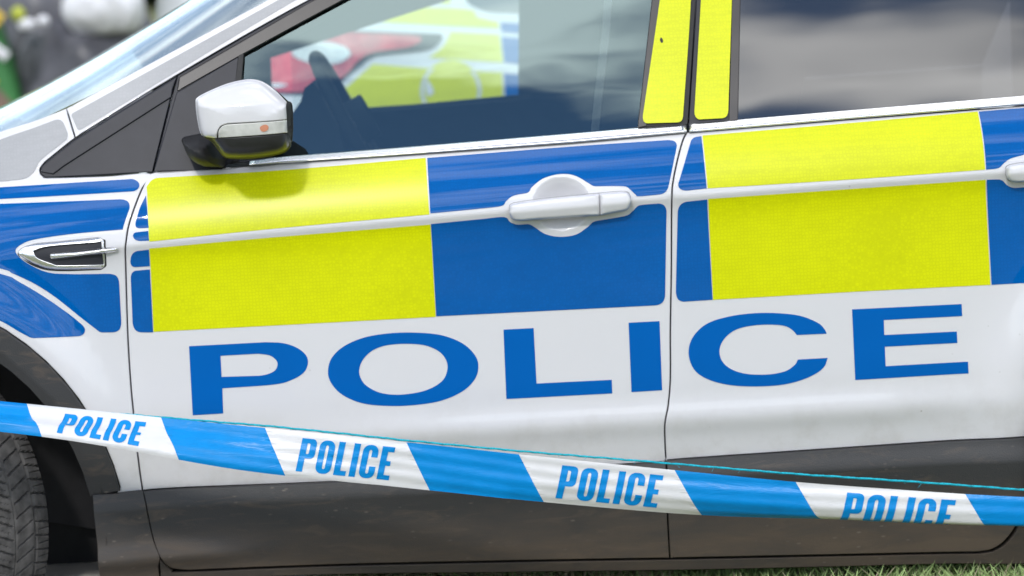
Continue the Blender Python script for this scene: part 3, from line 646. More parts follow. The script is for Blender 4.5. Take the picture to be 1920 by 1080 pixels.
# central pillar covers with yellow film
panel('pillar_trim', [(0.3136,1.3216,0),(0.3316,1.3207,0),(0.2793,1.0593,0),(0.2645,1.0570,0)], M['gloss_trim'], door, off=-0.003, flange=0.005)
panel('pillar_cover', [(0.3488,1.5376,0),(0.4151,1.5340,0),(0.3934,1.2964,0),(0.3599,1.0581,0),(0.2802,1.0572,0),(0.3301,1.2998,0)], M['rubber'], door, off=-0.001, flange=0.004)
panel('livery_film', [(0.3237,1.3001,0),(0.3692,1.5096,0),(0.4066,1.5076,0),(0.3850,1.2969,-1),(0.3522,1.0678,0.007),(0.3465,1.0619,0.005),(0.2765,1.0636,0.006),(0.2735,1.0740,0.006)], Y, door, off=-0.0052)
rear_frame = panel('window_frame', [(0.4256,1.5842,0),(0.6287,1.5883,-1),(1.0589,1.5726,-1),(1.3813,1.5478,0),(1.1928,1.0751,0),(1.0251,1.0729,0),(0.3639,1.0559,0),(0.3976,1.2962,0)], M['trim'], rear_door, holes=[[(0.5051,1.5560,0),(1.0549,1.5392,-1),(1.2471,1.5214,0),(1.1293,1.0724,0),(1.0248,1.0698,0),(0.4573,1.0591,0)]], inset=0.001, flange=0.03, off=0.001)
panel('window', [(0.5051,1.5560,0),(1.0549,1.5392,-1),(1.2471,1.5214,0),(1.1293,1.0724,0),(1.0248,1.0698,0),(0.4573,1.0591,0)], M['privacy'], rear_door, off=0.008, gx=0.04, gz=0.03)
panel('livery_film', [(0.4050,1.2958,0),(0.4258,1.5065,0),(0.4899,1.5031,0),(0.4662,1.2925,-1),(0.4416,1.0723,0.007),(0.4348,1.0654,0.005),(0.3803,1.0653,0.006),(0.3753,1.0758,0.006)], Y, rear_door, off=-0.0035)
panel('pillar_trim', [(0.4700,1.3133,0),(0.4837,1.3125,0),(0.4585,1.0611,0),(0.4438,1.0598,0)], M['gloss_trim'], rear_door, off=-0.002, flange=0.005)
panel('dirt_speck', [(0.3206,1.2273,-1),(0.3235,1.2240,-1),(0.3242,1.2188,-1),(0.3209,1.2169,-1),(0.3181,1.2222,-1)], M['rubber'], door, off=-0.0060, step=0.002)
# bright strip under the windows
def strip(top, bot, parent):
    xs = np.array([p[0] for p in top]); zt = np.array([p[1] for p in top]); zb_ = np.interp(xs, [p[0] for p in bot], [p[1] for p in bot])
    # a half-round bar following the door top, its ends capped
    X = np.linspace(xs[0], xs[-1], 80); A_ = np.interp(X, xs, zt); B_ = np.interp(X, xs, zb_)
    PROF_ = [(1, 0.004), (1, 0.001), (0.97, -0.0004), (0.85, -0.0018), (0.7, -0.0038), (0.55, -0.0058), (0.42, -0.0075), (0.30, -0.0088), (0.22, -0.0093), (0.14, -0.0090), (0.06, -0.0078), (0.0, -0.0055), (0, 0.004)]
    k = len(PROF_)
    V, F = [], []
    for x, a, b in zip(X, A_, B_):
        ya, yb = float(side(x, a)), float(side(x, b))
        for j in range(k):
            w, dp = PROF_[j]
            V.append((x, yb + (ya - yb) * w + dp, b + (a - b) * w))
    n = len(X)
    for i in range(n - 1):
        for j in range(k - 1):
            q = i * k + j
            F.append((q, q + 1, q + k + 1, q + k))
    F += [tuple(range(k)), tuple(range((n - 1) * k + k - 1, (n - 1) * k - 1, -1))]
    return mesh_obj('chrome_strip', V, F, M['chrome'], parent)
strip([(-0.5007,1.0312,0),(-0.4354,1.0361,0),(-0.2149,1.0416,0),(0.1417,1.0517,0),(0.3578,1.0583,0)], [(-0.4862,1.0234,0),(-0.4357,1.0249,0),(-0.2155,1.0280,0),(0.1406,1.0346,0),(0.3565,1.0421,0)], door)
strip([(0.3630,1.0580,0),(0.6875,1.0674,0),(1.0255,1.0769,0),(1.1618,1.0809,0)], [(0.3617,1.0418,0),(0.6859,1.0512,0),(1.0236,1.0596,0),(1.1600,1.0645,0)], rear_door)
panel('belt_seal', [(-0.6892,1.0193,0),(-0.5566,1.0168,0),(-0.4883,1.0225,0),(-0.4358,1.0239,0),(-0.2155,1.0270,0),(0.1405,1.0336,0),(0.3574,1.0410,0),(0.3572,1.0390,0),(0.1403,1.0316,0),(-0.2156,1.0250,0),(-0.4358,1.0219,0),(-0.4883,1.0205,0),(-0.6776,1.0167,0)], M['joint'], door, off=-0.0006, gz=0.01, step=0.006)

# ---- door mirror
MIR = [(-0.5852,1.1539,-1),(-0.5813,1.1668,-1),(-0.5491,1.1812,-1),(-0.5183,1.1906,-1),(-0.4887,1.1950,-1),(-0.4677,1.1929,-1),(-0.4500,1.1849,-1),(-0.4289,1.1676,-1),(-0.4109,1.1495,-1),(-0.4043,1.1411,-1),(-0.4057,1.1028,-1),(-0.4088,1.0696,-1),(-0.4166,1.0568,-1),(-0.4363,1.0498,-1),(-0.4831,1.0452,-1),(-0.5204,1.0473,-1),(-0.5382,1.0523,-1),(-0.5521,1.0723,-1),(-0.5634,1.0860,-1),(-0.5779,1.0949,-1),(-0.5834,1.1195,-1)]
MCR = [(-0.5450,1.1517,0)][0][1]
mir_s = dome(MIR, -0.030, 0.100, 3.8, c=[(-0.4849,1.1121,0)][0][:2], extra=lambda x, z: 0.55 * np.maximum(z - MCR, 0) + 1.2 * np.maximum(z - MCR, 0) ** 2)
K = dict(surf=mir_s, gx=0.006, gz=0.006, step=0.005, inset=0.0013, flange=0.012)
mirror = panel('door_mirror', [(-0.5852,1.1539,-1),(-0.5813,1.1668,-1),(-0.5491,1.1812,-1),(-0.5183,1.1906,-1),(-0.4887,1.1950,-1),(-0.4677,1.1929,-1),(-0.4500,1.1849,-1),(-0.4289,1.1676,-1),(-0.4119,1.1495,0),(-0.4118,1.1182,0),(-0.5229,1.1177,0),(-0.5363,1.1139,0.004),(-0.5430,1.1041,0.004),(-0.5459,1.0901,0),(-0.5779,1.0949,0),(-0.5834,1.1195,-1)], M['paint'], car, **K)
panel('indicator_lens', [(-0.5418,1.0909,0),(-0.5399,1.1050,0.004),(-0.5323,1.1132,0.004),(-0.5231,1.1152,0),(-0.4119,1.1162,0),(-0.4124,1.0930,0)], M['lens'], mirror, **K)
panel('indicator_bulb', [(-0.4610,1.1068,-1),(-0.4557,1.1105,-1),(-0.4486,1.1112,-1),(-0.4448,1.1069,-1),(-0.4472,1.1010,-1),(-0.4535,1.0983,-1),(-0.4594,1.1006,-1)], M['amber'], mirror, surf=mir_s, off=-0.0018, step=0.003, gx=0.004, gz=0.004)
panel('mirror_bowl', [(-0.5770,1.0939,0),(-0.5450,1.0891,0),(-0.4125,1.0910,0),(-0.4088,1.0696,-1),(-0.4166,1.0568,-1),(-0.4363,1.0498,-1),(-0.4831,1.0452,-1),(-0.5204,1.0473,-1),(-0.5382,1.0523,-1),(-0.5521,1.0723,-1),(-0.5634,1.0860,-1)], M['mirror_black'], mirror, **K)
panel('mirror_rim', [(-0.4104,1.1485,0),(-0.4043,1.1411,-1),(-0.4052,1.1027,-1),(-0.4086,1.0716,0),(-0.4119,1.0920,0),(-0.4113,1.1182,0)], M['rubber'], mirror, surf=mir_s, off=-0.001, step=0.004, gx=0.004, gz=0.004, flange=0.012)
# back of the housing with the mirror glass facing rearwards
P_ = dense(MIR, 0.008)
bm = bmesh.new()
v0 = [bm.verts.new((p[0], -0.040, p[1])) for p in P_]; c_ = P_.mean(0)
v1 = [bm.verts.new((c_[0] + (p[0] - c_[0]) * 0.72, 0.0, c_[1] + (p[1] - c_[1]) * 0.72)) for p in P_]
for i in range(len(v0)):
    j = (i + 1) % len(v0)
    bm.faces.new((v0[i], v0[j], v1[j], v1[i]))
bm.faces.new(v1)
bm_obj('housing_back', bm, M['rubber'], mirror)
box('mirror_glass', (c_[0] + 0.074, -0.075, c_[1] - 0.045), (c_[0] + 0.078, -0.035, c_[1] + 0.02), M['mirror_glass'], mirror, bev=0.001)
ARM = [(-0.6314,1.0822,0.006),(-0.5916,1.0883,0),(-0.5631,1.0806,0),(-0.5449,1.0401,0),(-0.5503,1.0217,0),(-0.5874,1.0258,-1),(-0.6162,1.0450,-1)]
panel('mirror_arm', ARM, M['arm_black'], mirror, surf=dome(ARM, 0.075, 0.115, 2.2), gx=0.005, gz=0.005, step=0.005, flange=0.02)

# ---- windscreen, bonnet, roof
ws = [(-1.1579,1.0438,0),(-0.9949,1.1130,0),(-0.8616,1.1511,0),(-0.7265,1.2147,0),(-0.5869,1.2804,0),(-0.4574,1.3417,0),(-0.2400,1.4443,0),(-0.0212,1.5340,0)]
top = np.array([(p[0], float(side(p[0], p[1])), p[1]) for p in ws])
sx = np.array([p[0] for p in ws]); top[:, 1] = np.polyval(np.polyfit(sx[1:], top[1:, 1], 2), sx)
sx = np.linspace(sx[0], sx[-1], 25); top = np.stack([np.interp(sx, top[:, 0], top[:, k]) if k != 1 else np.polyval(np.polyfit(top[:, 0], top[:, 1], 2), sx) for k in range(3)], 1)
top[:, 2] = np.polyval(np.polyfit(sx, top[:, 2], 3), sx)
V, F = [], []
NT = 40
for k in range(25):
    s = k / 24
    i = s * (len(top) - 1); a = int(min(i, len(top) - 2)); p = top[a] + (top[a + 1] - top[a]) * (i - a)
    for j in range(NT + 1):
        t = j / NT
        b = 0.108 * min(1, 0.55 + 0.75 * s) * (1 - abs(2 * t - 1) ** 2.2)
        V.append((p[0] - 0.50 * b, p[1] + 0.006 + (CAR_W - 2 * p[1] - 0.012) * t, p[2] + 0.86 * b - 0.004))
for k in range(24):
    for j in range(NT):
        a = k * (NT + 1) + j
        F.append((a, a + NT + 1, a + NT + 2, a + 1))
mesh_obj('windscreen', V, F, M['windscreen'], car)
pr = V[-(NT + 1):]
rv, rf = [], []
for k in range(13):
    s = k / 12
    for j, q in enumerate(pr):
        rv.append((q[0] + (2.3 - q[0]) * s, q[1], q[2] + 0.15 * math.sin(math.pi * min(s * 1.1, 1) * 0.5) * 0.6))
for k in range(12):
    for j in range(NT):
        a = k * (NT + 1) + j
        rf.append((a, a + NT + 1, a + NT + 2, a + 1))
mesh_obj('roof', rv, rf, M['paint'], car)
V, F = [], []
for k in range(13):
    s = k / 12
    x = -1.0 - 0.9 * s
    y0 = float(side(max(x, -1.7), 1.0)) + 0.01
    for j in range(NT + 1):
        t = j / NT
        V.append((x - 0.06 * math.sin(math.pi * t), y0 + (CAR_W - 2 * y0) * t, 1.015 - 0.10 * s - 0.08 * s * s + 0.05 * math.sin(math.pi * t)))
for k in range(12):
    for j in range(NT):
        a = k * (NT + 1) + j
        F.append((a, a + 1, a + NT + 2, a + NT + 1))
mesh_obj('bonnet', V, F, M['paint'], car)
box('front_bumper', (-2.0, 0.16, 0.25), (-1.70, CAR_W - 0.16, 0.86), M['paint'], car, bev=0.07)
box('tailgate', (2.15, 0.14, 0.35), (2.35, CAR_W - 0.14, 1.6), M['paint'], car, bev=0.06)
box('floor_pan', (-0.82, 0.12, 0.22), (1.0, CAR_W - 0.12, 0.30), M['dark'], car, bev=0.02)

# ---- the far flank, seen from inside through the windows
off_door = panel('offside_door', SHUT_F[:1] + [(-0.4883,1.0215,0),(-0.2155,1.0270,0),(0.1405,1.0331,0)] + SHUT_B[:1] + SHUT_B[-1:] + SHUT_F[-1:], M['paint'], car, gx=0.08, gz=0.03, mirror=True)
panel('door_lining', SHUT_F[:1] + [(-0.6459,1.0263,0),(-0.4882,1.0275,0),(-0.2152,1.0350,0),(0.1411,1.0431,0),(0.3592,1.0490,0)] + [(SHUT_B[-1][0], 0.4, 0), (SHUT_F[-1][0], 0.4, 0)], M['interior'], off_door, off=0.05, gx=0.08, gz=0.03, mirror=True, flange=0.03)
panel('window', GLASS_F, M['window'], off_door, off=0.012, gx=0.06, gz=0.05, mirror=True)
panel('window_frame', [(-0.6741,1.1809,0),(-0.3281,1.3769,0),(-0.0228,1.5041,0),(0.4256,1.5842,0),(0.3842,1.0487,0),(-0.6891,1.0204,0)], M['interior'], off_door, holes=[[(-0.5638,1.1804,0),(-0.1336,1.2952,0),(-0.0323,1.3233,0),(0.0604,1.3478,0),(0.0433,1.0512,0),(-0.2149,1.0411,0),(-0.5719,1.0369,0)]], off=0.02, gx=0.06, gz=0.04, mirror=True, flange=0.02)
panel('pillar_lining', [(-0.8616,1.1511,0),(-0.4574,1.3417,0),(-0.0211,1.5362,0),(0.1982,1.5998,0),(0.1939,1.5352,0),(-0.0264,1.4349,0),(-0.3092,1.3128,0),(-0.5249,1.2115,0),(-0.6751,1.1293,0),(-0.8442,1.0926,0)], M['interior'], car, off=0.045, gx=0.06, gz=0.04, mirror=True, flange=0.03)
panel('offside_rear_door', SHUT_B[:1] + [(1.2, 1.06, 0), (1.2, 0.45, 0)] + SHUT_B[-1:], M['paint'], car, gx=0.08, gz=0.05, mirror=True)
panel('offside_wing', [(-1.72, 0.98, 0), (-1.0, 1.05, 0)] + SHUT_F[:1] + [(SHUT_F[-1][0], 0.3, 0), (-0.8, 0.3, 0)] + arc(ARCH_X, ARCH_Z, ARCH_R, 8, 150), M['paint'], car, gx=0.08, gz=0.05, mirror=True)
panel('rear_cabin_lining', [(0.2810,1.5520,0),(1.3813,1.5478,0),(1.1919,1.0669,0),(0.2251,1.0468,0)], M['interior'], car, off=0.04, gx=0.1, gz=0.06, mirror=True)
box('rear_bulkhead', (1.25, 0.2, 0.4), (1.30, CAR_W - 0.2, 1.55), M['interior'], car, bev=0.01)
# cabin
box('dashboard', (-1.02, 0.14, 0.62), (-0.56, CAR_W - 0.14, 0.985), M['interior'], car, bev=0.06, seg=4)
cowl = [(-0.4821,1.2500,1.0559),(-0.3773,1.2500,1.0502),(-0.3844,1.2500,0.9315)]
bm = bmesh.new()
prof = [(-0.5111,1.2500,0.9509),(-0.4966,1.2500,1.0441),(-0.4813,1.2500,1.0683),(-0.4623,1.2500,1.0923),(-0.4517,1.2500,1.1230),(-0.4347,1.2500,1.1345),(-0.4184,1.2500,1.1149),(-0.3788,1.2500,1.0252),(-0.3594,1.2500,0.9301)]
a_ = [bm.verts.new((p[0], 1.12, p[2])) for p in prof]; b_ = [bm.verts.new((p[0], 1.50, p[2])) for p in prof]
for i in range(len(prof) - 1): bm.faces.new((a_[i], a_[i + 1], b_[i + 1], b_[i]))
bm.faces.new(a_[::-1]); bm.faces.new(b_)
bm_obj('instrument_cowl', bm, M['interior'], car, smooth=False)
# steering wheel
sw0, sw1 = [(-0.4320,1.3000,1.1849),(-0.3382,1.3000,0.9861)]
ax = (Vector(sw0) - Vector(sw1)).normalized()
cen = Vector(sw0) - ax * 0.18
ring = [cen + ax * (0.18 * math.cos(2 * math.pi * k / 48)) + Vector((0, 1, 0)) * (0.18 * math.sin(2 * math.pi * k / 48)) for k in range(48)]
steer = tube('steering_wheel', ring, 0.017, M['interior'], car, seg=10, closed=True)
nrm_ = ax.cross(Vector((0, 1, 0))).normalized()
for dirv in (Vector((0, 1, 0)), Vector((0, -1, 0)), -ax):
    tube('spoke', [cen + dirv * 0.03, cen + dirv * 0.17], 0.014, M['interior'], steer, seg=8)
tube('hub', [cen - nrm_ * 0.05, cen - nrm_ * 0.02, cen + nrm_ * 0.03], 0.055, M['interior'], steer, seg=16)
# seats
def seat(y, x=0.42):
    s = box('seat', (x - 0.62, y - 0.25, 0.42), (x - 0.05, y + 0.25, 0.60), M['fabric'], car, bev=0.05, seg=4)
    box('backrest', (x - 0.05, y - 0.25, 0.50), (x + 0.13, y + 0.25, 1.22), M['fabric'], s, bev=0.06, seg=4, rot=Matrix.Rotation(math.radians(14), 3, 'Y'))
    box('headrest', (x + 0.09, y - 0.13, 1.25), (x + 0.19, y + 0.13, 1.44), M['fabric'], s, bev=0.04, seg=4, rot=Matrix.Rotation(math.radians(10), 3, 'Y'))
seat(0.50); seat(1.28)
belt = [(0.2278,0.2000,1.3683),(0.2129,0.2000,1.2417),(0.1915,0.2000,1.1148),(0.1721,0.2000,0.9873)]
bw = [(p[0] + d, p[1] + (0.04 if d > 0 else 0), p[2]) for p in belt for d in (-0.006, 0.012)]
mesh_obj('seat_belt', bw, [(2 * i, 2 * i + 1, 2 * i + 3, 2 * i + 2) for i in range(len(belt) - 1)], M['webbing'], car)

# ---- wheels: tread cut into the tyre
def groove(th, v):
    """tread depth 0..1 at angle th, across the tread v -1..1"""
    N = 74
    a = th * N / (2 * math.pi)
    d = np.zeros_like(th)
    av = np.abs(v)
    # shoulder blocks
    ph = (a + 0.35 * (av - 0.62) * 2) % 1.0
    d = np.maximum(d, ((ph < 0.13) & (av > 0.52)) * 1.0)
    # diagonal centre bars, pointing along the roll
    ph2 = (a - 1.7 * av + np.where(v > 0, 0.5, 0)) % 1.0
    d = np.maximum(d, ((ph2 < 0.13) & (av < 0.46) & (av > 0.05)) * 1.0)
    ph3 = (a - 1.7 * av + 0.5) % 1.0
    d = np.maximum(d, ((ph3 < 0.05) & (av < 0.40) & (av > 0.10)) * 0.5)
    d = np.maximum(d, ((np.abs(av - 0.49) < 0.025)) * 0.9)
    d = np.maximum(d, ((av < 0.025)) * 0.6)
    d = np.maximum(d, (((a * 1.0 + 0.5) % 1.0 < 0.05) & (av > 0.58) & (av < 0.9)) * 0.5)
    return d
def wheel(loc, steer_deg, fine):
    w = empty('wheel', loc, rz=math.radians(steer_deg)); w.parent = car
    nt, nv = (900, 70) if fine else (120, 24)
    # half section: from one bead across the tread to the other
    sec = []
    for k in range(nv + 1):
        v = -1 + 2 * k / nv
        sec.append((v * 0.112, 0.340 - 0.012 * abs(v) ** 2.2 - 0.014 * max(0, abs(v) - 0.86) / 0.14, v))
    side_ = [(0.1175, 0.305), (0.120, 0.28), (0.117, 0.25), (0.108, 0.228), (0.100, 0.222)]
    prof = [(-a, b, None) for a, b in side_[::-1]] + sec + [(a, b, None) for a, b in side_]
    th = np.linspace(0, 2 * np.pi, nt, endpoint=False)
    V = []
    for (yy, r, v) in prof:
        rr = np.full(nt, r)
        if v is not None and fine:
            rr = rr - 0.0065 * groove(th, np.full(nt, v)) * (1 - 0.6 * max(0, abs(v) - 0.9) / 0.1)
        V.append(np.stack([rr * np.cos(th), np.full(nt, yy), rr * np.sin(th)], 1))
    V = np.concatenate(V)
    F = []
    idx = np.arange(nt)
    for k in range(len(prof) - 1):
        a = k * nt + idx; b = k * nt + (idx + 1) % nt; c = (k + 1) * nt + (idx + 1) % nt; d = (k + 1) * nt + idx
        F.append(np.stack([a, b, c, d], 1))
    F = np.concatenate(F)
    mesh_obj('tyre', V.tolist(), F.tolist(), M['tyre'], w, smooth=False)
    bm = bmesh.new()
    n = 40
    rings = [(-0.10, 0.222), (-0.085, 0.205), (-0.06, 0.195), (0.09, 0.195)]
    rows = [[bm.verts.new((r * math.cos(2 * math.pi * i / n), y, r * math.sin(2 * math.pi * i / n))) for i in range(n)] for y, r in rings]
    for r0, r1 in zip(rows, rows[1:]):
        for i in range(n): bm.faces.new((r0[i], r0[(i + 1) % n], r1[(i + 1) % n], r1[i]))
    rim = bm_obj('rim', bm, M['alloy'], w)
    for k in range(5):
        g = 2 * math.pi * k / 5
        for s_ in (-0.16, 0.16):
            tube('spoke', [(0.03 * math.cos(g), -0.075, 0.03 * math.sin(g)), (0.12 * math.cos(g + s_ * 0.6), -0.085, 0.12 * math.sin(g + s_ * 0.6)), (0.20 * math.cos(g + s_), -0.085, 0.20 * math.sin(g + s_))], 0.016, M['alloy'], w, seg=8)
    return w
wheel((-1.266, 0.195, 0.340), -38, True)
wheel((REAR_ARCH_X, 0.14, 0.340), 0, False)

# ------------------------------------------------------------------ police tape and twine in front of the car
TAPE = [(-1.3988,-0.2000,0.6808),(-1.1790,-0.2000,0.6504),(-0.9774,-0.2100,0.6215),(-0.8861,-0.2200,0.6088),(-0.7744,-0.2350,0.5938),(-0.6732,-0.2500,0.5794),(-0.5724,-0.2650,0.5660),(-0.4721,-0.2800,0.5528),(-0.3225,-0.3000,0.5337),(-0.2133,-0.3200,0.5188),(-0.1048,-0.3400,0.5051),(-0.0019,-0.3600,0.4908),(0.1394,-0.3800,0.4715),(0.2745,-0.4100,0.4553),(0.3896,-0.4300,0.4406),(0.4992,-0.4500,0.4267),(0.6455,-0.4800,0.4127),(0.7951,-0.5100,0.3991),(0.8982,-0.5300,0.3922),(1.1542,-0.5800,0.3756),(1.3809,-0.6200,0.3599)]
TAPE_U = [-0.42, -0.20, 0, 0.09, 0.20, 0.30, 0.40, 0.50, 0.65, 0.76, 0.87, 0.975, 1.12, 1.26, 1.38, 1.495, 1.65, 1.81, 1.921, 2.2, 2.45]
# share of the width left standing: the left end is creased along its middle, the right end rolls under at its lower edge
TAPE_MID = [0.56, 0.56, 0.56, 0.57, 0.64, 0.74, 0.87, 0.96, 1, 1, 1, 1, 1, 1, 1, 1, 1, 1, 1, 1, 1]
TAPE_CURL = [1, 1, 1, 1, 1, 1, 1, 1, 1, 1, 1, 1, 0.99, 0.975, 0.93, 0.84, 0.74, 0.68, 0.645, 0.60, 0.58]
TAPE_W = 0.0855
VS = np.linspace(0, 1, 41)
def section(mid, curl):
    def trace(a, b):
        psi = a * np.sin(np.pi * VS) ** 1.3 + b * sstep(0.40, 0.98, VS)
        c, s = np.cos(psi), np.sin(psi)
        dv = VS[1] - VS[0]
        down = np.concatenate([[0], np.cumsum((c[1:] + c[:-1]) / 2 * dv)]); dep = np.concatenate([[0], np.cumsum((s[1:] + s[:-1]) / 2 * dv)])
        return down, dep
    def solve(which, want):
        if want >= 0.999: return 0.0
        lo, hi = 0.0, 2.6
        for _ in range(40):
            m = (lo + hi) / 2
            d = trace(m, 0)[0][-1] if which == 0 else trace(0, m)[0].max()
            lo, hi = (m, hi) if d > want else (lo, m)
        return lo
    a, b = solve(0, mid), solve(1, curl)
    d0, y0 = trace(-a, 0); d1, y1 = trace(0, b)
    down, dep = d0 + d1 - VS, y0 + y1
    dep = dep - 0.05 * np.sin(np.pi * VS)                     # slight belly
    return down, dep
# resample to closely spaced, smoothed stations
UU = np.linspace(TAPE_U[0], TAPE_U[-1], 160)
kern = np.exp(-(np.arange(-9, 10) / 4.0) ** 2); kern /= kern.sum()
def smooth(v):
    v = np.interp(UU, TAPE_U, v)
    lin = v[0] + (v[-1] - v[0]) * np.linspace(0, 1, len(v))
    d = np.concatenate([-(v - lin)[9:0:-1], v - lin, -(v - lin)[-2:-11:-1]])
    return lin + np.convolve(d, kern, 'valid')
TP = np.stack([smooth([p[k] for p in TAPE]) for k in range(3)], 1)
TS = [section(m, c) for m, c in zip(smooth(TAPE_MID), smooth(TAPE_CURL))]
TD = np.array([t[0] for t in TS]); TZ = np.array([t[1] for t in TS])
TAPE_U = UU
def tape_pt(u, v, lift=0.0):
    u = np.asarray(u, float); v = np.asarray(v, float)
    P = np.stack([np.interp(u, TAPE_U, TP[:, k]) for k in range(3)], -1)
    k = np.clip(np.searchsorted(TAPE_U, u) - 1, 0, len(TAPE_U) - 2)
    U = np.array(TAPE_U); t = (u - U[k]) / (U[k + 1] - U[k])
    vi = np.clip(v, 0, 1) * (len(VS) - 1); j = np.clip(vi.astype(int), 0, len(VS) - 2); s = vi - j
    bil = lambda T: (T[k, j] * (1 - s) + T[k, j + 1] * s) * (1 - t) + (T[k + 1, j] * (1 - s) + T[k + 1, j + 1] * s) * t
    D, Z = bil(TD), bil(TZ)
    ang = math.radians(9.4)
    # fine lengthwise ripples in the stretched film
    rip = 0.0007 * np.sin(v * 23 + 3 * np.sin(u * 4.0)) + 0.0009 * np.sin(v * 9 + u * 5)
    P[:, 0] += -math.sin(ang) * D * TAPE_W; P[:, 2] += -math.cos(ang) * D * TAPE_W; P[:, 1] += Z * TAPE_W + rip - lift
    return P
SLANT = 0.052
def tape_piece(name, loops, mat, parent, lift=0.0, gu=0.012, gv=0.022):
    loops = [l if area2(l) > 0 else l[::-1].copy() for l in loops]
    P, F = fill(loops, gu, gv)
    F = F[:, ::-1]
    V = tape_pt(P[:, 0], P[:, 1])
    h = 1e-3
    du = tape_pt(P[:, 0] + h, P[:, 1]) - tape_pt(P[:, 0] - h, P[:, 1]); dv = tape_pt(P[:, 0], np.clip(P[:, 1] + 0.01, 0, 1)) - tape_pt(P[:, 0], np.clip(P[:, 1] - 0.01, 0, 1))
    N = np.cross(dv, du); N /= np.linalg.norm(N, axis=1)[:, None] + 1e-12
    V = V + N * lift
    me = bpy.data.meshes.new(name)
    me.from_pydata(V.tolist(), [], [tuple(f) for f in F.tolist()])
    me.polygons.foreach_set('use_smooth', [True] * len(me.polygons))
    me.update()
    return link(name, me, mat, parent)
def uvpoly(pts, n=14):
    out = []
    for i, p in enumerate(pts):
        q = pts[(i + 1) % len(pts)]
        L = math.hypot((q[0] - p[0]), (q[1] - p[1]) * TAPE_W)
        k = max(1, int(L / 0.003))
        out += [(p[0] + (q[0] - p[0]) * j / k, p[1] + (q[1] - p[1]) * j / k) for j in range(k)]
    return np.array(out)
def rr(x0, x1, y0, y1, r, n=5):
    """rounded rectangle, y up"""
    o = []
    for cx, cy, a in ((x1 - r, y1 - r, 0), (x0 + r, y1 - r, 90), (x0 + r, y0 + r, 180), (x1 - r, y0 + r, 270)):
        o += [(cx + r * math.cos(math.radians(a + 90 * k / n)), cy + r * math.sin(math.radians(a + 90 * k / n))) for k in range(n + 1)]
    return o
S_ = 0.187
def arcp(cx, cy, r, a0, a1, n=6): return [(cx + r * math.cos(math.radians(a0 + (a1 - a0) * k / n)), cy + r * math.sin(math.radians(a0 + (a1 - a0) * k / n))) for k in range(n + 1)]
WD = 0.46
GLYPH = {
    'p': ([(0, 0), (S_, 0), (S_, 0.40)] + arcp(WD - 0.14, 0.54, 0.14, -90, 0) + arcp(WD - 0.14, 0.86, 0.14, 0, 90) + [(0, 1)], [[(S_, 0.54)] + arcp(WD - S_ - 0.04, 0.58, 0.04, -90, 0, 3) + arcp(WD - S_ - 0.04, 0.82, 0.04, 0, 90, 3) + [(S_, 0.86)]], WD),
    'o': (rr(0, WD, 0, 1, 0.20), [rr(S_, WD - S_, 0.14, 0.86, 0.058)], WD),
    'l': ([(0, 0), (0.36, 0), (0.36, 0.15), (S_, 0.15), (S_, 1), (0, 1)], [], 0.36),
    'i': ([(0, 0), (S_, 0), (S_, 1), (0, 1)], [], S_),
    'c': (arcp(WD - 0.2, 0.80, 0.2, 0, 90) + arcp(0.2, 0.80, 0.2, 90, 180) + arcp(0.2, 0.20, 0.2, 180, 270) + arcp(WD - 0.2, 0.20, 0.2, 270, 360) + [(WD, 0.36), (WD - S_, 0.36)] + arcp(WD - S_ - 0.055, 0.195, 0.055, 0, -90, 3) + arcp(S_ + 0.055, 0.195, 0.055, 270, 180, 3) + arcp(S_ + 0.055, 0.805, 0.055, 180, 90, 3) + arcp(WD - S_ - 0.055, 0.805, 0.055, 90, 0, 3) + [(WD - S_, 0.64), (WD, 0.64)], [], WD),
    'e': ([(0, 0), (0.37, 0), (0.37, 0.15), (S_, 0.15), (S_, 0.43), (0.32, 0.43), (0.32, 0.575), (S_, 0.575), (S_, 0.85), (0.37, 0.85), (0.37, 1), (0, 1)], [], 0.37),
}
tape = empty('police_tape', (0, 0, 0), 'blue and white barrier tape lettered POLICE strung across the front of the car', 'tape')
tape_mats = (M['tape_white'], M['tape_blue'])
edges = [-0.42, -0.175, 0.050, 0.302, 0.497, 0.762, 0.973, 1.265, 1.492, 1.810, 2.05, 2.45 - SLANT]
for k in range(len(edges) - 1):
    a, b = edges[k], edges[k + 1]
    blue = k % 2 == 1
    sl0, sl1 = (SLANT if k > 0 else 0), SLANT
    sh = lambda u: SLANT * max(0.8, min(1.25, 0.75 + u * 0.35))
    loop = uvpoly([(a, 0), (b, 0), (b + sh(b), 1), (a + (sh(a) if k > 0 else 0), 1)])
    seg = tape_piece('blue_band' if blue else 'white_band', [loop], tape_mats[1 if blue else 0], tape)
    if not blue and k > 0 and b < 2:
        T0, T1 = {0.050: (0.124, 0.276), 0.497: (0.569, 0.743), 0.973: (1.056, 1.246), 1.492: (1.590, 1.794)}[a]
        word = 'police'
        gap = 0.095
        tot = sum(GLYPH[c][2] for c in word) + gap * 5
        sc = (T1 - T0) / tot
        x = 0.0
        for c in word:
            o, hs, wd = GLYPH[c]
            f = lambda q: (T0 + (x + q[0]) * sc - (1 - q[1]) * 0.006, 0.135 + (1 - q[1]) * 0.735)
            tape_piece('letter_' + c, [uvpoly([f(q) for q in l]) for l in [o] + hs], M['tape_blue'], seg, lift=0.0009, gu=0.006, gv=0.022)
            x += wd + gap
